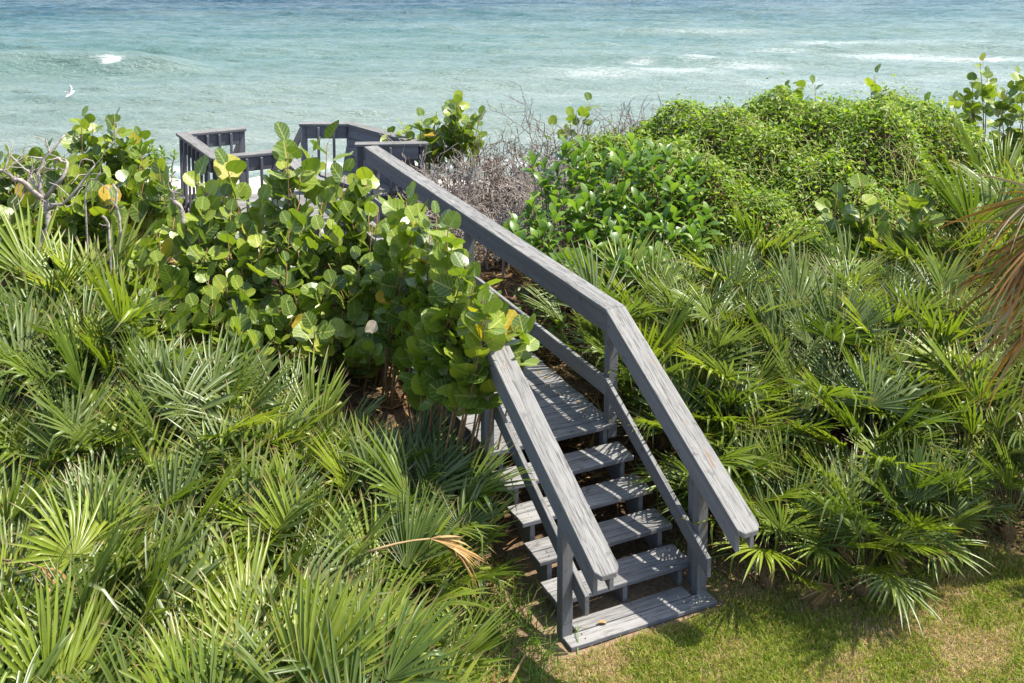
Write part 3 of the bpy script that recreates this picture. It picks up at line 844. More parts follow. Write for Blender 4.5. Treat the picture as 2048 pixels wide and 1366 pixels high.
for i, (px, dep, lb) in enumerate([(1215, 11.9, "small saw palmetto whose fan shades the right handrail"), (1290, 11.4, "saw palmetto with bright fan just behind the handrail bend")]):
    p = at(px, 560, dep); palmetto(p[0], p[1], lb, None, n=10, size=0.95, tmin=0.05, tmax=0.9, lean=(0.12, 0), seed=520 + i)
for i, (r_, u_, lb) in enumerate([(1.70, 0.45, "small dark saw palmetto in the shade under the right boardwalk rail"), (1.75, 1.4, "low shaded saw palmetto behind the lower rail of the boardwalk")]):
    q = S(r_, u_, 0); palmetto(q[0], q[1], lb, None, n=9, size=0.7, tmin=0.2, tmax=1.2, seed=530 + i)

for i, (r_, u_, sz, lb) in enumerate([(1.70, -0.95, 0.78, "small saw palmetto pressed against the right sloping rail near its lower end"), (1.68, -0.40, 0.95, "saw palmetto pressed against the middle of the right sloping rail"),
                                      (1.68, 0.25, 1.0, "saw palmetto standing beside the right post of the landing"), (1.70, 0.95, 1.0, "saw palmetto behind the boardwalk rail just past the landing"),
                                      (-0.66, -0.35, 0.85, "small saw palmetto hiding the left end of the landing"), (-0.75, 0.10, 0.80, "saw palmetto squeezed below the leaning sea grape branch"), (-1.05, -0.10, 0.85, "saw palmetto with stiff fans left of the landing, under the thicket's right end"), (-1.45, 0.15, 0.85, "saw palmetto filling the shade under the right part of the thicket"), (-1.25, 0.55, 0.85, "saw palmetto close under the sea grape stems left of the boardwalk"), (-0.70, -0.75, 0.70, "low saw palmetto touching the left ends of the middle steps")]):
    q = S(r_, u_, 0); palmetto(q[0], q[1], lb, None, n=14, size=sz, tmin=0.05, tmax=1.0, seed=560 + i, lean=(-0.05 if r_ > 0 else 0.05, 0))

# ------------------------------------------------------------------ sea grapes
def grape_leaf(seed, mat=M_GRAPE):
    r = np.random.default_rng(seed)
    n = 12
    V = [(0.5, 0, 0)]; uv = [(0.5, 0)]
    cupx, cupy, wv, ph = r.uniform(-0.10, 0.14), r.uniform(0.05, 0.30), r.uniform(0.01, 0.05), r.uniform(0, 6.28)
    asp = r.uniform(0.88, 1.08)
    for ring, rr in ((0, 0.55), (1, 1.0)):
        for k in range(n):
            a = 2 * math.pi * k / n
            R = 0.5 * rr * (1 + 0.03 * math.sin(3 * a + ph))
            if ring and k == n // 2: R *= 0.72                   # notch at the stalk
            x = 0.5 + R * math.cos(a); y = R * math.sin(a) * asp
            zz = cupy * y * y * 1.6 + cupx * (x - 0.3) ** 2 + (wv * math.sin(4 * a + ph) if ring else 0)
            V.append((x, y, zz)); uv.append((x, y))
    F = []
    for k in range(n):
        k2 = (k + 1) % n
        F.append((0, 1 + k, 1 + k2)); F.append((1 + k, 1 + n + k, 1 + n + k2, 1 + k2))
    b = Bag(); b.add(V, F, uv)
    b.add([(-0.16, -0.012, -0.05), (-0.16, 0.012, -0.05), (0.14, 0.010, 0.002), (0.14, -0.010, 0.002)], [(0, 1, 2, 3)], [(0.5, 0)] * 4)
    return b.mesh("leaf", mat, True)
GL = [grape_leaf(k) for k in range(8)]
GL_PINK = grape_leaf(91, M_PINK)

def sea_grape(base, tips, label, group=None, leaf=0.25, npl=9, seed=0, cover=0.75, cap=300, name="sea_grape", special=None, spread=1.0):
    r = np.random.default_rng(3000 + seed)
    base = np.array([base[0], base[1], float(ground_z(base[0], base[1]))])
    root = empty(name, base, label, "shrub", group)
    cnt = 0
    for tp in tips:
        tp = np.asarray(tp, float)
        b0 = base + np.array([(tp[0] - base[0]) * 0.55 + r.normal(0, 0.05), (tp[1] - base[1]) * 0.55 + r.normal(0, 0.05), 0])
        b0[2] = float(ground_z(b0[0], b0[1])) - 0.03
        bend = r.normal(0, 0.07, 3); bend[2] = 0
        pts = []
        for k in range(7):
            t = k / 6
            q = b0 + (tp - b0) * t + bend * math.sin(math.pi * t) + np.array([tp[0] - b0[0], tp[1] - b0[1], 0]) * 0.25 * (t * t - t)
            pts.append(q)
        pts = np.array(pts)
        H = np.linalg.norm(tp - b0)
        bb = Bag(); bb.tube(pts - base, np.linspace(0.013, 0.005, 7), 5)
        stem = link("stem", bb.mesh("stem", M_STEM), root)
        az = r.uniform(0, 6.28)
        n = max(3, int(npl * min(1.3, 0.4 + H * 0.6)))
        for k in range(n):
            if cnt >= cap: break
            t = 1 - cover * (k / n) ** 1.1
            q = pts[0] + 0
            i = min(int(t * 6), 5); q = pts[i] + (pts[i + 1] - pts[i]) * (t * 6 - i)
            az += 2.5 + r.normal(0, 0.5)
            out = np.array([math.cos(az), math.sin(az), 0])
            el = r.uniform(0.1, 1.1) if k else 1.1
            X = nrm(out * math.cos(el) + np.array([0, 0, 1]) * math.sin(el))
            N = nrm(np.array([0, 0, 1.0]) * 0.7 - out * 0.5 + np.array([0.12, -0.35, 0]) + r.normal(0, 0.38, 3))
            sc = leaf * r.uniform(0.72, 1.15) * (0.75 if k < 2 else 1.0)
            me = GL[r.integers(8)]
            link("leaf", me, stem, frame(X, N, q - base + X * 0.16 * sc, sc))
            cnt += 1
    return root

def tips_in(poly, n, d0, d1, y0, y1, seed, mind=26):
    r = np.random.default_rng(seed); out = []; tries = 0
    xs_, ys_ = [p[0] for p in poly], [p[1] for p in poly]
    while len(out) < n and tries < 20000:
        tries += 1
        px, py = r.uniform(min(xs_), max(xs_)), r.uniform(min(ys_), max(ys_))
        ins = False; j = len(poly) - 1
        for i in range(len(poly)):
            (xi, yi), (xj, yj) = poly[i], poly[j]
            if (yi > py) != (yj > py) and px < (xj - xi) * (py - yi) / (yj - yi) + xi: ins = not ins
            j = i
        if not ins or any((px - a) ** 2 + (py - b) ** 2 < mind ** 2 for a, b, _ in out): continue
        d = d0 + (d1 - d0) * (y0 - py) / (y0 - y1) + r.normal(0, 0.12)
        out.append((px, py, at(px, py, d)))
    return out

main_poly = [(250, 640), (262, 500), (330, 440), (370, 380), (440, 345), (500, 400), (560, 330), (600, 320), (660, 360), (720, 380), (780, 420), (850, 430), (905, 480), (940, 560), (955, 640), (900, 720), (800, 740), (600, 715), (420, 690), (300, 690)]
tips = tips_in(main_poly, 130, 10.35, 12.5, 760, 320, 21, 28)
tips = [t for t in tips if t[0] < 760]
rail_poly = [(740, 420), (800, 400), (860, 410), (915, 480), (950, 560), (985, 630), (955, 680), (860, 700), (760, 710)]
_r = np.random.default_rng(5)
for (px, py, _) in tips_in(rail_poly, 42, 10, 10, 750, 400, 22, 30):          # in front of the left boardwalk rail
    d = 9.24 + (985 - px) * 0.0113 - 0.30 - _r.uniform(0, 0.25)
    tips.append((px, py, at(px, py, d)))
buckets = {}
cols_ = [240, 360, 450, 540, 650, 760, 850, 1000]
nm = ["sea grape with round green leaves at the left end of the thicket above the palmettos",
      "sea grape with broad leaves between the platform's left rail and the palmettos",
      "tall sea grape whose big top leaves overlap the platform railing",
      "dense sea grape in the middle of the thicket, left of the pale pink leaf",
      "sea grape with glowing yellow-green leaves in front of the boardwalk",
      "sea grape with round leaves crowding the left boardwalk handrail",
      "sea grape with round leaves hanging beside the handrail bend above the landing"]
for k in range(7):
    tp = [t for t in tips if cols_[k] <= t[0] < cols_[k + 1]]
    c = np.mean([t[2] for t in tp], 0)
    pts_ = [t[2] for t in tp]
    bx, by = c[0], c[1] + 0.15
    if k >= 5: bx -= 0.45; by -= 0.1
    sea_grape((bx, by), pts_, nm[k], None, leaf=0.218, npl=14 if k < 5 else 12, seed=k, cover=0.85 if k < 5 else 0.48)
# tall leading shoots
sea_grape(at(585, 500, 12.3)[:2], [at(575, 290, 12.2), at(625, 310, 12.4), at(655, 285, 12.6), at(455, 335, 12.3), at(395, 360, 12.4), at(690, 350, 12.3), at(735, 365, 12.2)], "tallest sea grape shoots with large backlit leaves in front of the platform", None, leaf=0.30, npl=5, seed=11, cover=0.35)
# branch leaning over the steps
br = sea_grape((S(-0.62, 0.35, 0)[0], S(-0.62, 0.35, 0)[1]), [at(1052, 668, 9.30), at(1010, 680, 9.2), at(985, 660, 9.25), at(960, 690, 9.15), at(905, 690, 9.3), at(940, 715, 9.1), at(870, 690, 9.6), at(975, 600, 9.5), at(940, 640, 9.4), at(900, 600, 9.8), at(1000, 640, 9.3), at(850, 705, 9.5)],
               "sea grape branch with yellow-green leaves leaning over the left handrail bend", None, leaf=0.215, npl=9, seed=12, cover=0.34)
o = link("leaf", GL_PINK, bpy.data.objects["sea_grape.004"], frame((0.3, 0.2, 0.9), (0.7, -0.6, 0.5), at(737, 668, 9.95) - np.array(bpy.data.objects["sea_grape.004"].location), 0.13))
o["label"] = "dry pale pink leaf"

# other sea grapes
def grape_group(poly, n, dep, label, seed, leaf=0.24, npl=8, cover=0.6, d1=None, mind=24):
    ys_ = [q[1] for q in poly]
    tp = tips_in(poly, n, dep, d1 or dep, max(ys_), min(ys_), seed, mind)
    c = np.mean([t[2] for t in tp], 0)
    return sea_grape((c[0], c[1]), [t[2] for t in tp], label, None, leaf=leaf, npl=npl, seed=seed, cover=cover)
grape_group([(-10, 400), (120, 380), (240, 390), (270, 480), (160, 540), (-10, 520)], 28, 12.5, "sea grape with dark round leaves at the left edge under the dead tree", 31, 0.25, 10, 0.7)
grape_group([(150, 235), (225, 235), (285, 270), (290, 340), (200, 350), (140, 330), (150, 270)], 16, 14.8, "sea grape shoots standing tall against the sea at left", 32, 0.20, 9, 0.45)
grape_group([(100, 350), (340, 340), (350, 420), (220, 440), (90, 420)], 24, 13.4, "dark sea grape behind the main thicket, left of the platform", 33, 0.25, 9, 0.6)
grape_group([(255, 260), (285, 262), (285, 300), (255, 300)], 3, 15.4, "thin sea grape sprig beside the tall shoots at left", 34, 0.17, 7, 0.4, mind=10)
grape_group([(775, 235), (960, 225), (970, 290), (780, 300)], 18, 16.4, "sea grape with brown-tinged leaves right of the platform bench", 35, 0.20, 8, 0.4, mind=18)
sea_grape(at(905, 320, 16.2)[:2], [at(918, 200, 16.2), at(912, 225, 16.3), at(870, 245, 16.2)], "tall sea grape sprig with stacked leaves right of the platform", None, leaf=0.20, npl=7, seed=36, cover=0.35)
sea_grape(at(1150, 320, 16.6)[:2], [at(1180, 205, 16.6), at(1140, 235, 16.6), at(1105, 255, 16.6)], "small sea grape sprig rising out of the bare twigs", None, leaf=0.19, npl=4, seed=37, cover=0.25)
sea_grape(at(1590, 260, 16.6)[:2], [at(1570, 175, 16.6), at(1600, 178, 16.7), at(1630, 170, 16.6)], "sea grape sprigs poking out of the vine mound's top", None, leaf=0.19, npl=4, seed=38, cover=0.25)
sea_grape(at(1745, 260, 16.6)[:2], [at(1750, 150, 16.6), at(1742, 178, 16.5)], "single sea grape sprig standing above the vine mound", None, leaf=0.20, npl=3, seed=39, cover=0.2)
sea_grape(at(1855, 300, 16.2)[:2], [at(1852, 205, 16.2), at(1850, 225, 16.2)], "low sea grape sprig at the right end of the vine mound", None, leaf=0.21, npl=3, seed=40, cover=0.2)
sea_grape(at(1960, 320, 16.8)[:2], [at(1960, 125, 16.8), at(1975, 150, 16.9), at(1945, 165, 16.7), at(1905, 200, 16.6), at(1930, 190, 16.7)], "tall sea grape with dark stacked leaves at upper right", None, leaf=0.19, npl=11, seed=41, cover=0.5)
sea_grape(at(2040, 320, 16.2)[:2], [at(2040, 150, 16.2), at(2015, 180, 16.2), at(2030, 205, 16.1), at(1998, 200, 16.2), at(2060, 190, 16.2)], "dark leafy sea grape cut by the right picture edge", None, leaf=0.20, npl=12, seed=42, cover=0.55)
tp = tips_in([(1655, 395), (1870, 405), (1870, 480), (1660, 480)], 8, 12.9, 12.9, 500, 370, 43, 26)
sea_grape(at(1750, 470, 12.9)[:2], [t[2] for t in tp] + [at(1725, 360, 12.9), at(1675, 390, 12.9), at(1825, 400, 12.9)], "sea grape with yellowish leaves growing out of the vines at right", None, leaf=0.21, npl=8, seed=43, cover=0.5)

grape_group([(-30, 330), (60, 300), (130, 300), (150, 400), (-30, 420)], 26, 13.2, "leafy sea grape at the left edge behind the dead tree", 44, 0.21, 10, 0.6)
# ------------------------------------------------------------------ broad-leaved shrubs
def broad_leaf(seed, L=1.0, W=0.46, mat=M_BROAD):
    r = np.random.default_rng(seed)
    st = [(0.0, 0.06), (0.35, 0.62), (0.65, 1.0), (0.88, 0.62)]
    V = []; uv = []; dr = r.uniform(0.05, 0.30); fold = r.uniform(0.1, 0.35)
    for (t, w) in st:
        h = w * W / 2; zc = 0.12 * math.sin(t * 2.2) - dr * t ** 2
        V += [(t * L, -h, zc + h * fold), (t * L, 0, zc), (t * L, h, zc + h * fold)]; uv += [(t, -h), (t, 0), (t, h)]
    V.append((L, 0, 0.12 * math.sin(2.2) - dr)); uv.append((1, 0))
    F = []
    for k in range(3):
        o = 3 * k; F += [(o, o + 1, o + 4, o + 3), (o + 1, o + 2, o + 5, o + 4)]
    F += [(9, 10, 12), (10, 11, 12)]
    b = Bag(); b.add(V, F, uv); return b.mesh("leaf", mat, True)
BLV = [broad_leaf(k) for k in range(6)]

def broad_shrub(base, tips, label, seed, leaf=0.15, nl=9, group=None, cap=300, lmesh=None, name="broadleaf_shrub"):
    r = np.random.default_rng(5000 + seed); lmesh = lmesh or BLV
    base = np.array([base[0], base[1], float(ground_z(base[0], base[1]))])
    root = empty(name, base, label, "shrub", group)
    cnt = 0
    for tp in tips:
        tp = np.asarray(tp, float)
        b0 = base + (tp - base) * np.array([0.45, 0.45, 0])
        pts = [b0 + (tp - b0) * t + np.array([tp[0] - b0[0], tp[1] - b0[1], 0]) * 0.3 * (t * t - t) for t in np.linspace(0, 1, 5)]
        bb = Bag(); bb.tube(np.array(pts) - base, np.linspace(0.010, 0.005, 5), 4); stem = link("stem", bb.mesh("stem", M_STEM), root)
        d = nrm(pts[-1] - pts[-2]); a0 = r.uniform(0, 6.28)
        for k in range(nl):
            if cnt >= cap: break
            f = k / nl
            az = a0 + 2.4 * k
            out = np.array([math.cos(az), math.sin(az), 0]); el = 1.15 - 1.25 * f + r.normal(0, 0.15)
            X = nrm(out * math.cos(el) + np.array([0, 0, 1]) * math.sin(el))
            N = nrm(np.array([0, 0, 1]) * 0.9 - out * 0.6 * (1 - f) + r.normal(0, 0.2, 3))
            link("leaf", lmesh[r.integers(len(lmesh))], stem, frame(X, N, tp - base - d * 0.16 * f, leaf * r.uniform(0.7, 1.2)))
            cnt += 1
    return root

bp_ = [(1010, 470), (1060, 420), (1060, 330), (1130, 290), (1200, 300), (1290, 290), (1390, 330), (1420, 420), (1400, 500), (1300, 560), (1180, 560), (1080, 545), (1030, 500)]
bt = tips_in(bp_, 130, 12.0, 14.4, 580, 280, 51, 17)
bl_ = ["glossy broad-leaved shrub leaning onto the right boardwalk handrail", "broad-leaved green shrub just right of the handrail, with upright leaf rosettes",
       "broad-leaved shrub in the middle, in front of the bare twigs", "broad-leaved shrub meeting the left side of the vine mound", "dense broad-leaved shrub between palmettos and vine mound"]
cx_ = [1000, 1110, 1190, 1270, 1345, 1430]
for k in range(5):
    tp = [t[2] for t in bt if cx_[k] <= t[0] < cx_[k + 1]]
    c = np.mean(tp, 0); broad_shrub((c[0] + (0.25 if k == 0 else 0.05), c[1] + 0.15), tp, bl_[k], k, leaf=0.205, nl=9)
tp = [t[2] for t in tips_in([(220, 280), (300, 285), (350, 310), (355, 400), (270, 390)], 30, 14.2, 14.9, 390, 280, 61, 13)]
c = np.mean(tp, 0); broad_shrub((c[0], c[1]), tp, "small-leaved bright green shrub left of the platform", 11, leaf=0.11, nl=10)
tp = [t[2] for t in tips_in([(-20, 325), (60, 300), (140, 330), (130, 440), (-20, 440)], 40, 13.4, 14.4, 440, 300, 62, 13)]
c = np.mean(tp, 0); broad_shrub((c[0], c[1]), tp, "small-leaved shrub at the left edge beside the dead tree", 12, leaf=0.11, nl=10)
q = S(1.78, -1.02, 0)
broad_shrub((q[0], q[1]), [S(1.62 + 0.17 * (k % 4), -1.25 + 0.10 * k, -0.50 + 0.07 * (k % 3)) for k in range(9)], "low patch of small bright green leaves behind the right bottom post", 14, leaf=0.075, nl=9, name="low_shrub")
q = S(1.62, 2.35, 0)
broad_shrub((q[0], q[1]), [S(1.5 + 0.3 * math.sin(k * 2.1), 1.9 + 0.16 * k, -0.05 + 0.10 * (k % 3)) for k in range(8)], "dark shaded seedling shrub beside the boardwalk's right lower rail", 13, leaf=0.17, nl=8)

# ------------------------------------------------------------------ bare twigs and dead wood
def dead_shrub(base, top, label, seed, nstem=7, width=0.5, gens=3, rad=0.016, mat=M_DEADWOOD, wander=0.35, group=None, name="dead_shrub", twig_mat=None, hk=0.9):
    r = np.random.default_rng(7000 + seed)
    base = np.array([base[0], base[1], float(ground_z(base[0], base[1])) - 0.03])
    root = empty(name, base, label, "dead shrub", group)
    tw = Bag()
    H = top - base[2]
    def grow(p, d, L, rad, gen, bag):
        pts = [p]; n = 4 if gen < 2 else 3
        for k in range(n):
            d = nrm(d + r.normal(0, wander, 3) + np.array([0, 0, 0.10]))
            p = p + d * L / n; pts.append(p)
        bag.tube(np.array(pts), np.maximum(np.linspace(rad, rad * 0.55, n + 1), 0.0038), 3 if gen else 6, cap=False)
        if gen < gens:
            for _ in range(r.integers(3, 6)):
                k = r.integers(1, n + 1)
                nd = nrm(nrm(pts[k] - pts[k - 1]) + r.normal(0, 0.75, 3))
                grow(pts[k], nd, L * r.uniform(0.45, 0.75), rad * 0.6, gen + 1, tw)
    for s_ in range(nstem):
        b = Bag()
        a = r.uniform(0, 6.28); off = np.array([math.cos(a), math.sin(a) * 0.7, 0]) * width * r.uniform(0.1, 1)
        d = nrm(np.array([off[0] * 0.5, off[1] * 0.5, 1.0]) + r.normal(0, 0.15, 3))
        grow(off * 0.8, d, H * r.uniform(0.62, 0.88) * hk, rad * r.uniform(0.7, 1.2), 0, b)
        link("branch", b.mesh("branch", mat), root)
    tag(link("twigs", tw.mesh("twigs", twig_mat or mat), root), kind="stuff")
    return root
dd = [(870, 16.0, 300, M_DEADWOOD), (930, 15.6, 290, M_DEADWOOD), (985, 16.2, 255, M_DARKTWIG), (1045, 15.4, 290, M_DEADWOOD), (1090, 16.4, 235, M_DARKTWIG), (1150, 15.6, 275, M_DEADWOOD), (1200, 16.5, 225, M_DARKTWIG), (1270, 16.2, 240, M_DARKTWIG), (1330, 16.6, 222, M_DARKTWIG), (1010, 14.4, 380, M_DEADWOOD), (940, 14.6, 400, M_DEADWOOD), (1100, 14.6, 330, M_DEADWOOD)]
dl = ["bare grey shrub next to the platform's right corner", "bare branching shrub in front of the pale sand", "dark leafless shrub with fine upright twigs, left of the thicket's middle", "grey leafless shrub in the middle of the thicket",
      "dark leafless shrub whose twigs stand against the sea", "pale leafless shrub behind the broad-leaved shrubs", "dark twiggy shrub under the small sea grape sprig", "brown twiggy shrub on the crest left of the vine mound",
      "brown leafless shrub touching the vine mound", "tangled pale dead shrub just behind the boardwalk rail", "dead shrub beside the far end of the boardwalk rail", "pale dead shrub left of the broad-leaved shrubs"]
for i, ((px, dep, py, m), lb) in enumerate(zip(dd, dl)):
    p = at(px, py, dep); dead_shrub((p[0], p[1]), p[2], lb, i, nstem=11, width=0.6, gens=3, rad=0.020, mat=m, wander=0.30, hk=0.74)
def drawn_tree(lines, label, name, cat, seed, mat=M_DEADWOOD, twigs=14, tl=0.28):
    """trunk and limbs along given runs of (photo x, photo y, distance, radius), with twigs"""
    r = np.random.default_rng(seed)
    p0 = at(*lines[0][0][:3]); base = np.array([p0[0], p0[1], float(ground_z(p0[0], p0[1]))])
    root = empty(name, base, label, cat)
    tw = Bag()
    for i, ln in enumerate(lines):
        pts = [at(a, b, d) - base for a, b, d, _ in ln]; rad = [q[3] for q in ln]
        if i == 0: pts[0] = np.array([0.0, 0.0, -0.05])
        P2 = []; R2 = []
        for k in range(len(pts) - 1):
            for t in np.linspace(0, 1, 4)[:-1]:
                P2.append(pts[k] + (pts[k + 1] - pts[k]) * t + r.normal(0, 0.015, 3) * (0 < t)); R2.append(rad[k] + (rad[k + 1] - rad[k]) * t)
        P2.append(pts[-1]); R2.append(rad[-1])
        b = Bag(); b.tube(np.array(P2), R2, 7); link("trunk" if i == 0 else "limb", b.mesh("limb", mat, True), root)
        if i or len(lines) == 1:
            for _ in range(twigs):
                k = r.integers(1, len(P2)); q = P2[k]; d = nrm(P2[k] - P2[k - 1] + r.normal(0, 0.7, 3))
                pl = [q]
                for _k in range(4):
                    d = nrm(d + r.normal(0, 0.35, 3)); q = q + d * tl * r.uniform(0.12, 0.35); pl.append(q)
                tw.tube(np.array(pl), np.linspace(min(0.010, R2[k] * 0.6), 0.004, 5), 3, cap=False)
    if tw.n: tag(link("twigs", tw.mesh("twigs", mat), root), kind="stuff")
drawn_tree([[(72, 545, 11.9, 0.040), (80, 490, 12.0, 0.036), (98, 455, 12.1, 0.034), (90, 400, 12.2, 0.034)],
            [(90, 400, 12.2, 0.030), (55, 370, 12.1, 0.028), (20, 350, 12.0, 0.020), (-20, 330, 11.9, 0.014)],
            [(88, 395, 12.2, 0.028), (75, 345, 12.3, 0.020), (100, 305, 12.4, 0.016), (130, 270, 12.5, 0.010)],
            [(92, 395, 12.2, 0.026), (120, 362, 12.1, 0.020), (135, 325, 12.2, 0.016), (110, 318, 12.3, 0.010)],
            [(90, 405, 12.2, 0.020), (60, 345, 12.4, 0.014), (20, 310, 12.5, 0.009)],
            [(95, 420, 12.1, 0.022), (140, 395, 12.0, 0.015), (190, 330, 12.1, 0.009)]],
           "gnarled dead tree with twisted bleached branches at left", "dead_tree", "dead tree", 5, twigs=9)
drawn_tree([[(246, 480, 11.9, 0.014), (238, 430, 12.0, 0.014), (226, 368, 12.1, 0.012)], [(236, 420, 11.7, 0.007), (225, 390, 11.7, 0.006), (216, 375, 11.7, 0.004)]], "bare pale sapling trunk with a cut top beside the main sea grape thicket", "dead_sapling", "dead tree", 6, twigs=2, tl=0.2)
drawn_tree([[(172, 470, 12.2, 0.012), (170, 400, 12.3, 0.012), (176, 365, 12.4, 0.010), (200, 345, 12.3, 0.010)]], "thin curved bare trunk between the dead tree and the pale sapling", "dead_sapling", "dead tree", 7, twigs=3, tl=0.2)
drawn_tree([[(225, 500, 11.6, 0.013), (218, 455, 11.7, 0.013), (204, 432, 11.7, 0.012)]], "short broken pale stem above the yellow-green palmetto", "dead_sapling", "dead tree", 8, twigs=1, tl=0.15)
drawn_tree([[(375, 455, 11.9, 0.024), (365, 425, 11.9, 0.026), (345, 400, 12.0, 0.022), (355, 375, 12.0, 0.010)]], "pale dead stump in front of the platform's left corner", "dead_sapling", "dead tree", 9, twigs=6, tl=0.2)
p = at(30, 330, 14.4); dead_shrub(p[:2], p[2] - 0.2, "dark dead shrub with curled leaves at the left edge", 32, nstem=6, width=0.5, gens=3, rad=0.014, mat=M_DARKTWIG)
p = at(150, 300, 14.8); dead_shrub(p[:2], p[2] - 0.3, "dead twiggy shrub below the tall sea grape shoots", 33, nstem=7, width=0.5, gens=3, rad=0.014, mat=M_DARKTWIG)
# ------------------------------------------------------------------ vine mound
VB = [(rng.uniform(1.5, 7.5), rng.uniform(12, 16.6), rng.uniform(0.22, 0.55), rng.uniform(-0.16, 0.22)) for _ in range(70)]
def mound_z(x, y):
    x = np.asarray(x, float); y = np.asarray(y, float)
    crest = 15.9 + 0.3 * np.sin(x * 1.1)
    top = 1.05 + 1.27 * smooth(11.6, 15.6, y)
    fx = smooth(-0.2, 3.2, x - 0.25 * (16 - y)) * (1 - 0.75 * smooth(5.2, 7.0, x))
    fb = 1 - smooth(16.1, 17.6, y)
    z = ground_z(x, y) + (top - 0.62) * (0.45 + 0.55 * fx) * fb
    bump = 0.16 * np.sin(x * 2.3 + 0.4) * np.sin(y * 2.1) + 0.11 * np.sin(x * 4.9 + y * 3.3) + 0.07 * np.sin(y * 6.1 - x * 3.7)
    for (bx, by, br, bh) in VB: bump = bump + bh * np.exp(-((x - bx) ** 2 + (y - by) ** 2) / br ** 2)
    hill = 0.16 * np.exp(-((x - 4.7) / 1.1) ** 2 - ((y - 15.6) / 0.9) ** 2)
    return z + (bump + hill) * fb
def vine_mound():
    r = np.random.default_rng(77)
    core = Bag()
    xs_ = np.linspace(1.2, 8.0, 60); ys_ = np.linspace(11.6, 17.8, 60)
    X, Y = np.meshgrid(xs_, ys_); Z = mound_z(X, Y) - 0.14
    V = np.stack([X, Y, Z], -1).reshape(-1, 3); nx = 60
    F = [(j * nx + i, j * nx + i + 1, (j + 1) * nx + i + 1, (j + 1) * nx + i) for j in range(59) for i in range(59)]
    core.add(V, F, None, 2)
    # leaves
    n = 90000
    x = r.uniform(0.8, 8.0, n); y = 11.6 + 6.1 * r.random(n) ** 0.9
    keep = (x - 0.22 * (16 - y) > 0.95 + r.normal(0, 0.25, n)) & (x < 0.455 * y + 0.6)
    x, y = x[keep], y[keep]; n = len(x)
    clump = 0.5 + 0.5 * np.sin(x * 5.1 + 2 * np.sin(y * 3.7)) * np.sin(y * 5.7 + 1.5 * np.sin(x * 4.1))
    z = mound_z(x, y) + r.uniform(-0.16, 0.09, n) + 0.13 * clump + (r.random(n) < 0.04) * r.uniform(0, 0.22, n)
    P = np.stack([x, y, z], 1)
    az = r.uniform(0, 6.283, n); el = r.uniform(-0.5, 0.9, n)
    d = np.stack([np.cos(az) * np.cos(el), np.sin(az) * np.cos(el), np.sin(el)], 1)
    N = np.stack([r.normal(0.1, 0.5, n), r.normal(-0.15, 0.5, n), np.full(n, 1.0)], 1)
    sd = np.cross(d, N); sd /= np.linalg.norm(sd, axis=1, keepdims=True); n2 = np.cross(sd, d)
    L = r.uniform(0.040, 0.095, n)[:, None]; W = L * r.uniform(0.20, 0.34, n)[:, None]
    a = P; b = P + d * L * 0.45 + sd * W + n2 * L * 0.12; c = P + d * L - n2 * L * 0.10; e = P + d * L * 0.45 - sd * W + n2 * L * 0.12
    V = np.stack([a, b, c, e], 1).reshape(-1, 3)
    i4 = np.arange(n) * 4
    Lp = np.stack([i4, i4 + 1, i4 + 2, i4, i4 + 2, i4 + 3], 1)
    # running stems
    st = Bag()
    for k in range(2600):
        x0 = r.uniform(1.2, 7.8); y0 = r.uniform(11.7, 16.6)
        if x0 - 0.22 * (16 - y0) < 1.3: continue
        a_ = r.uniform(0, 6.28); pts = []
        ln = r.uniform(0.25, 0.8); hop = r.uniform(0.0, 0.10)
        for t in np.linspace(0, 1, 6):
            a_ += r.normal(0, 0.5)
            x0 += math.cos(a_) * ln / 6; y0 += math.sin(a_) * ln / 6
            pts.append((x0, y0, float(mound_z(x0, y0)) + 0.03 + hop * math.sin(t * 3.14) + r.uniform(0, 0.05)))
        st.tube(np.array(pts), 0.0045, 3, 1, cap=False)
    V0 = np.concatenate(core.V); V1 = np.concatenate(st.V)
    VV = np.concatenate([V0, V1, V]); o1 = len(V0); o2 = o1 + len(V1)
    LL = np.concatenate([np.array(core.L), np.array(st.L) + o1, (Lp + o2).ravel()])
    SS = np.concatenate([np.array(core.S), np.array(st.S), np.full(2 * n, 3)])
    MM = np.concatenate([np.array(core.M), np.array(st.M), np.zeros(2 * n, int)])
    tag(link("vine_cover", mesh_np("vine_cover", VV, LL, SS, [M_VINE, M_VINESTEM, M_GROUND], None, False, MM)), "bright green vine tangle covering the dune mound at right", "vines", kind="stuff")
vine_mound()

# ------------------------------------------------------------------ low undergrowth and leaf litter
def leaf_litter():
    r = np.random.default_rng(88); n = 26000
    x = r.uniform(-8, 8, n); y = r.uniform(6.0, 18.0, n)
    keep = (np.abs(x) < 0.5 * y + 0.5) & ~((y < 9.2 + 0.16 * x) & (x > 0.0))
    x, y = x[keep], y[keep]; n = len(x)
    z = ground_z(x, y) + r.uniform(0.0, 0.05, n)
    az = r.uniform(0, 6.283, n); el = r.normal(0.1, 0.35, n)
    d = np.stack([np.cos(az) * np.cos(el), np.sin(az) * np.cos(el), np.sin(el)], 1)
    N = np.stack([r.normal(0, .4, n), r.normal(0, .4, n), np.ones(n)], 1)
    sd = np.cross(d, N); sd /= np.linalg.norm(sd, axis=1, keepdims=True)
    P = np.stack([x, y, z], 1); L = r.uniform(0.06, 0.34, n)[:, None]; W = r.uniform(0.006, 0.022, n)[:, None]
    V = np.stack([P - sd * W, P + sd * W, P + d * L], 1).reshape(-1, 3)
    i3 = np.arange(n) * 3
    me = mesh_np("leaf_litter", V, np.stack([i3, i3 + 1, i3 + 2], 1), np.full(n, 3), M_PALMDEAD)
    tag(link("leaf_litter", me), "dry brown leaf litter under the palmettos and shrubs", "leaf litter", kind="stuff")
leaf_litter()

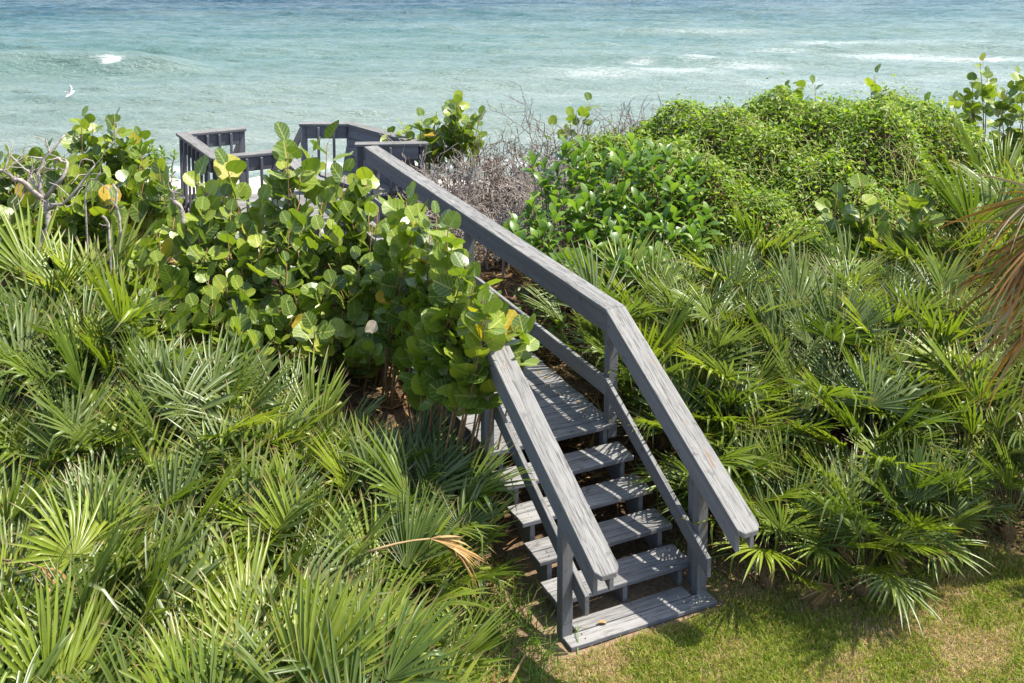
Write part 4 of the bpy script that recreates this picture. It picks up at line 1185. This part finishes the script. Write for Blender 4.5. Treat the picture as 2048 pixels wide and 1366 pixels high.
def blades(name, P, Lr, Wr, mat, seed, lean=0.6, seg=2):
    r = np.random.default_rng(seed); n = len(P)
    az = r.uniform(0, 6.283, n); el = np.clip(r.normal(0.9, lean, n), 0.1, 1.5)
    d = np.stack([np.cos(az) * np.cos(el), np.sin(az) * np.cos(el), np.sin(el)], 1)
    sd = np.stack([-np.sin(az), np.cos(az), np.zeros(n)], 1)
    a2 = r.uniform(0, 6.283, n); sd = sd * np.cos(a2)[:, None] + np.cross(d, sd) * np.sin(a2)[:, None]
    L = r.uniform(*Lr, n)[:, None]; W = r.uniform(*Wr, n)[:, None] / 2
    mid = P + d * L * 0.55; tipp = P + d * L * 0.9 + np.stack([np.cos(az), np.sin(az), -0.6 * np.ones(n)], 1) * L * 0.22
    V = np.stack([P - sd * W, P + sd * W, mid + sd * W * 0.8, mid - sd * W * 0.8, tipp], 1).reshape(-1, 3)
    i5 = (np.arange(n) * 5)[:, None]
    loops = np.concatenate([i5 + 0, i5 + 1, i5 + 2, i5 + 3, i5 + 3, i5 + 2, i5 + 4], 1)
    sizes = np.tile([4, 3], n)
    return mesh_np(name, V, loops, sizes, mat)

def lawn():
    r = np.random.default_rng(99)
    n = 430000
    x = r.uniform(-0.1, 4.9, n); y = r.uniform(7.0, 10.0, n)
    edge = 8.95 + 0.16 * (x - 1.6) + 0.15 * np.sin(x * 2.3)
    pat = 0.52 + 0.28 * np.sin(x * 2.1 + 1.0) * np.sin(y * 2.9 + 0.5) + 0.24 * np.sin(x * 5.3 + y * 3.1) * np.sin(y * 4.1 - x * 1.7) + 0.16 * np.sin(y * 9.3 - x * 7.1) + 0.16 * np.sin(x * 15.0 + 2 * np.sin(y * 11.0)) * np.sin(y * 17.0 + x * 3.0)
    thin = smooth(0.15, 0.9, edge - y)
    rr, uu = (x - LC[0]) * RV[0] + (y - LC[1]) * RV[1], (x - LC[0]) * UV[0] + (y - LC[1]) * UV[1]
    on = (rr > -0.12) & (rr < 1.3) & (uu > -1.56)
    keep = (y < edge + r.normal(0, 0.15, n)) & ~on & (r.random(n) < (0.50 + 0.50 * np.clip(pat * 1.2 - 0.08, 0, 1)) * (0.40 + 0.60 * thin)) & (x > 0.15 + 0.55 * (y - 7.3) + r.normal(0, 0.08, n))
    x, y, pat = x[keep], y[keep], pat[keep]
    P = np.stack([x, y, ground_z(x, y) - 0.003], 1)
    green = r.random(len(P)) < np.clip(pat * 1.4 - 0.12, 0.15, 0.95) * (0.45 + 0.55 * smooth(0.1, 0.8, edge[keep] - y))
    tag(link("lawn_grass", blades("lawn_grass", P[green], (0.022, 0.085), (0.004, 0.009), M_GRASS, 1)), "patchy green lawn grass in front of the steps", "grass", kind="stuff")
    tag(link("dry_grass", blades("dry_grass", P[~green], (0.020, 0.060), (0.003, 0.006), M_STRAW, 2, 0.5)), "dry straw-coloured patches in the lawn", "grass", kind="stuff")
lawn()

def weed_tuft(x, y, label, n, L, seed, group=None, spread=0.12):
    r = np.random.default_rng(seed); z = float(ground_z(x, y))
    root = empty("weed_tuft", (x, y, z), label, "weed", group)
    P = np.stack([r.normal(0, spread, n), r.normal(0, spread, n), np.zeros(n) - 0.005], 1)
    tag(link("blades", blades("blades", P, (L * 0.5, L), (0.005, 0.010), M_WEED, seed, 0.45), root), kind="stuff")
for i, (r_, u_, n, L, lb) in enumerate([(-0.28, -1.30, 90, 0.34, "tuft of thin green weeds beside the left bottom post"), (-0.30, -0.95, 110, 0.40, "weeds growing against the left ends of the lower steps"),
                                        (-0.28, -0.55, 90, 0.42, "weeds growing against the left ends of the upper steps"), (-0.5, -1.1, 110, 0.34, "green weed tuft between palmettos and the steps"),
                                        (1.50, -0.9, 60, 0.36, "weed tuft reaching through the right lower rail"), (1.45, -1.30, 40, 0.22, "small weed at the foot of the right bottom post"), (-0.42, -1.60, 190, 0.26, "grassy weeds beside the left end of the bottom step"), (-0.80, -1.45, 190, 0.32, "tall weeds left of the left bottom post"),
                                        (-0.75, -1.95, 190, 0.22, "weedy grass at the lawn's left end"), (-0.25, -1.85, 130, 0.13, "short grass tuft in front of the bottom step's left corner"), (-0.62, -1.05, 190, 0.38, "tall grass between the palmettos and the lower steps")]):
    q = S(r_, u_, 0); weed_tuft(q[0], q[1], lb, n, L, 600 + i)

# ------------------------------------------------------------------ hanging brown palm at the right edge
def edge_palm():
    base = np.array([4.75, 8.9, 0.0])
    root = empty("fan_palm", base, "palm with brown drooping frond blades hanging in at the right edge", "palm")
    b = Bag(); b.tube([(0, 0, -0.1), (0.03, 0, 0.8), (0.0, 0.03, 1.7), (0.02, 0, 2.5)], [0.17, 0.15, 0.14, 0.13], 9); link("trunk", b.mesh("trunk", M_TRUNK), root)
    r = np.random.default_rng(55)
    hubs = [at(2095, 385, 8.3), at(2105, 450, 8.1), at(2110, 530, 8.2), at(2105, 620, 8.5), at(2085, 480, 8.6)]
    for h, hub in enumerate(hubs):
        bb = Bag()
        bb.tube(np.array([(0, 0, 2.4), ((hub - base)[0] * 0.5, (hub - base)[1] * 0.5, (hub - base)[2] * 0.5 + 1.45), hub - base]), [0.02, 0.016, 0.01], 4)
        for k in range(44):
            d = nrm(np.array([-0.75 + r.normal(0, 0.30), r.normal(0, 0.35), -0.35 - 0.5 * (k / 44) + r.normal(0, 0.30)]))
            L = r.uniform(0.35, 0.95); dr = r.uniform(0.0, 0.45); w = r.uniform(0.008, 0.024)
            V = []; uv = []
            pts = [hub - base + d * L * t + np.array([0.10 * L, 0, -dr * L]) * t ** 2.2 for t in np.linspace(0, 1, 7)]
            for i, q in enumerate(pts):
                t_ = nrm(pts[min(i + 1, 6)] - pts[max(i - 1, 0)]); sd = nrm(np.cross(t_, [0.2, 1, 0.3]))
                hw = w * [0.5, 0.9, 1, 0.9, 0.7, 0.45, 0.1][i] / 1.6
                sn_ = nrm(np.cross(t_, sd)); V += [q - sd * hw + sn_ * hw, q, q + sd * hw + sn_ * hw]; uv += [(0, i / 6), (0.5, i / 6), (1, i / 6)]
            bb.add(V, [f_ for i in range(6) for f_ in ((3 * i, 3 * i + 1, 3 * i + 4, 3 * i + 3), (3 * i + 1, 3 * i + 2, 3 * i + 5, 3 * i + 4))], uv, 1 if r.random() < 0.30 else 0)
        link("dead_frond", bb.mesh("dead_frond", [M_FROND, M_PALM]), root)
edge_palm()

# ------------------------------------------------------------------ brown fronds lying in the left bed
def lone_frond(px, py, dep, az, label, k, sc=0.9, tilt=1.35):
    p = at(px, py, dep)
    root = empty("fallen_frond", p, label, "frond")
    M = Matrix.Rotation(az, 4, 'Z') @ Matrix.Rotation(tilt, 4, 'Y') @ Matrix.Scale(sc, 4)
    link("blade_fan", FR_DEAD[k], root, M)
lone_frond(735, 1105, 7.45, 0.20, "dry orange-brown frond lying on the palmettos left of the steps", 0, 0.95, 1.30)
lone_frond(560, 1225, 7.05, -0.7, "curled grey-brown dead frond at the bottom, left of the steps", 1, 0.8, 1.5)
lone_frond(5, 1120, 7.35, -0.3, "orange dry frond at the lower left edge", 2, 0.7, 1.4)

# ------------------------------------------------------------------ small things: fallen leaves, bird
FL_ME = broad_leaf(77, 1.0, 0.5, M_PALMDEAD)
fl = 0
def fallen(r_, u_, z_, label, sc=0.05):
    global fl
    fl += 1
    p = S(r_, u_, z_ + 0.012)
    o = link("fallen_leaf", FL_ME); o.matrix_basis = frame((math.cos(fl * 2.3), math.sin(fl * 2.3), 0.05), (0.1, 0.05, 1), p, sc)
    tag(o, label, "leaf", "dry leaves on the landing" if "landing" in label else None)
for (r_, u_) in [(0.98, 1.55), (1.08, 1.25), (1.05, 1.1), (1.12, 0.85), (1.02, 0.75), (1.10, 0.62), (1.14, 0.5), (1.0, 0.95), (0.95, 1.8), (1.1, 0.35)]:
    fallen(r_, u_, 0.0, "small dry brown leaf on the landing planks, %s nearest to the steps" % ORD[sorted([1.55, 1.25, 1.1, 0.85, 0.75, 0.62, 0.5, 0.95, 1.8, 0.35]).index(u_)], 0.05)
fallen(0.25, -1.36, -0.775, "curled brown leaf at the back of the bottom step", 0.08)
q = at(1505, 1172, 8.75)
o = link("fallen_leaf", GL_PINK); o.matrix_basis = frame((0.8, 0.3, 0.15), (0.1, -0.1, 1), (q[0], q[1], float(ground_z(q[0], q[1])) + 0.03), 0.16)
tag(o, "large pale brown fallen leaf on the bare soil right of the steps", "leaf")

def bird():
    p = at(140, 188, 38.0)
    root = empty("seabird", p, "small white seabird flying low over the sea at left", "bird")
    t = NT("white_feathers"); m = t.done(t.bsdf((0.75, 0.76, 0.76), 0.7, 0.1))
    t = NT("grey_feathers"); mg = t.done(t.bsdf((0.35, 0.37, 0.38), 0.7, 0.1))
    b = Bag(); b.tube([(-0.16, 0, -0.10), (-0.10, 0, -0.06), (0, 0, 0), (0.08, 0, 0.05), (0.13, 0, 0.09), (0.17, 0, 0.10)], [0.004, 0.03, 0.045, 0.04, 0.028, 0.004], 8)
    link("body", b.mesh("body", m, True), root)
    for s in (1, -1):
        w = Bag()
        ch = [(0.06, 0.03 * s, 0.05, 0.10), (0.05, 0.12 * s, 0.16, 0.10), (-0.02, 0.20 * s, 0.24, 0.07), (-0.12, 0.25 * s, 0.30 if s > 0 else 0.22, 0.01)]
        V = []
        for (x, y, z, c) in ch: V += [(x, y, z if s > 0 else z * 0.5, ), (x - c, y, (z if s > 0 else z * 0.5) - 0.02), (x - c * 0.5, y, (z if s > 0 else z * 0.5) + 0.012)]
        F = []
        for k in range(3):
            o_ = 3 * k
            F += [(o_, o_ + 2, o_ + 5, o_ + 3), (o_ + 2, o_ + 1, o_ + 4, o_ + 5), (o_ + 1, o_, o_ + 3, o_ + 4)]
        w.add(V, F); link("wing", w.mesh("wing", mg), root)
    t_ = Bag(); t_.add([(-0.15, 0.0, -0.09), (-0.26, 0.05, -0.16), (-0.24, 0, -0.155), (-0.26, -0.05, -0.16), (-0.15, 0.0, -0.10)], [(0, 1, 2), (0, 2, 3), (4, 2, 1), (4, 3, 2)]); link("tail", t_.mesh("tail", m), root)
bird()
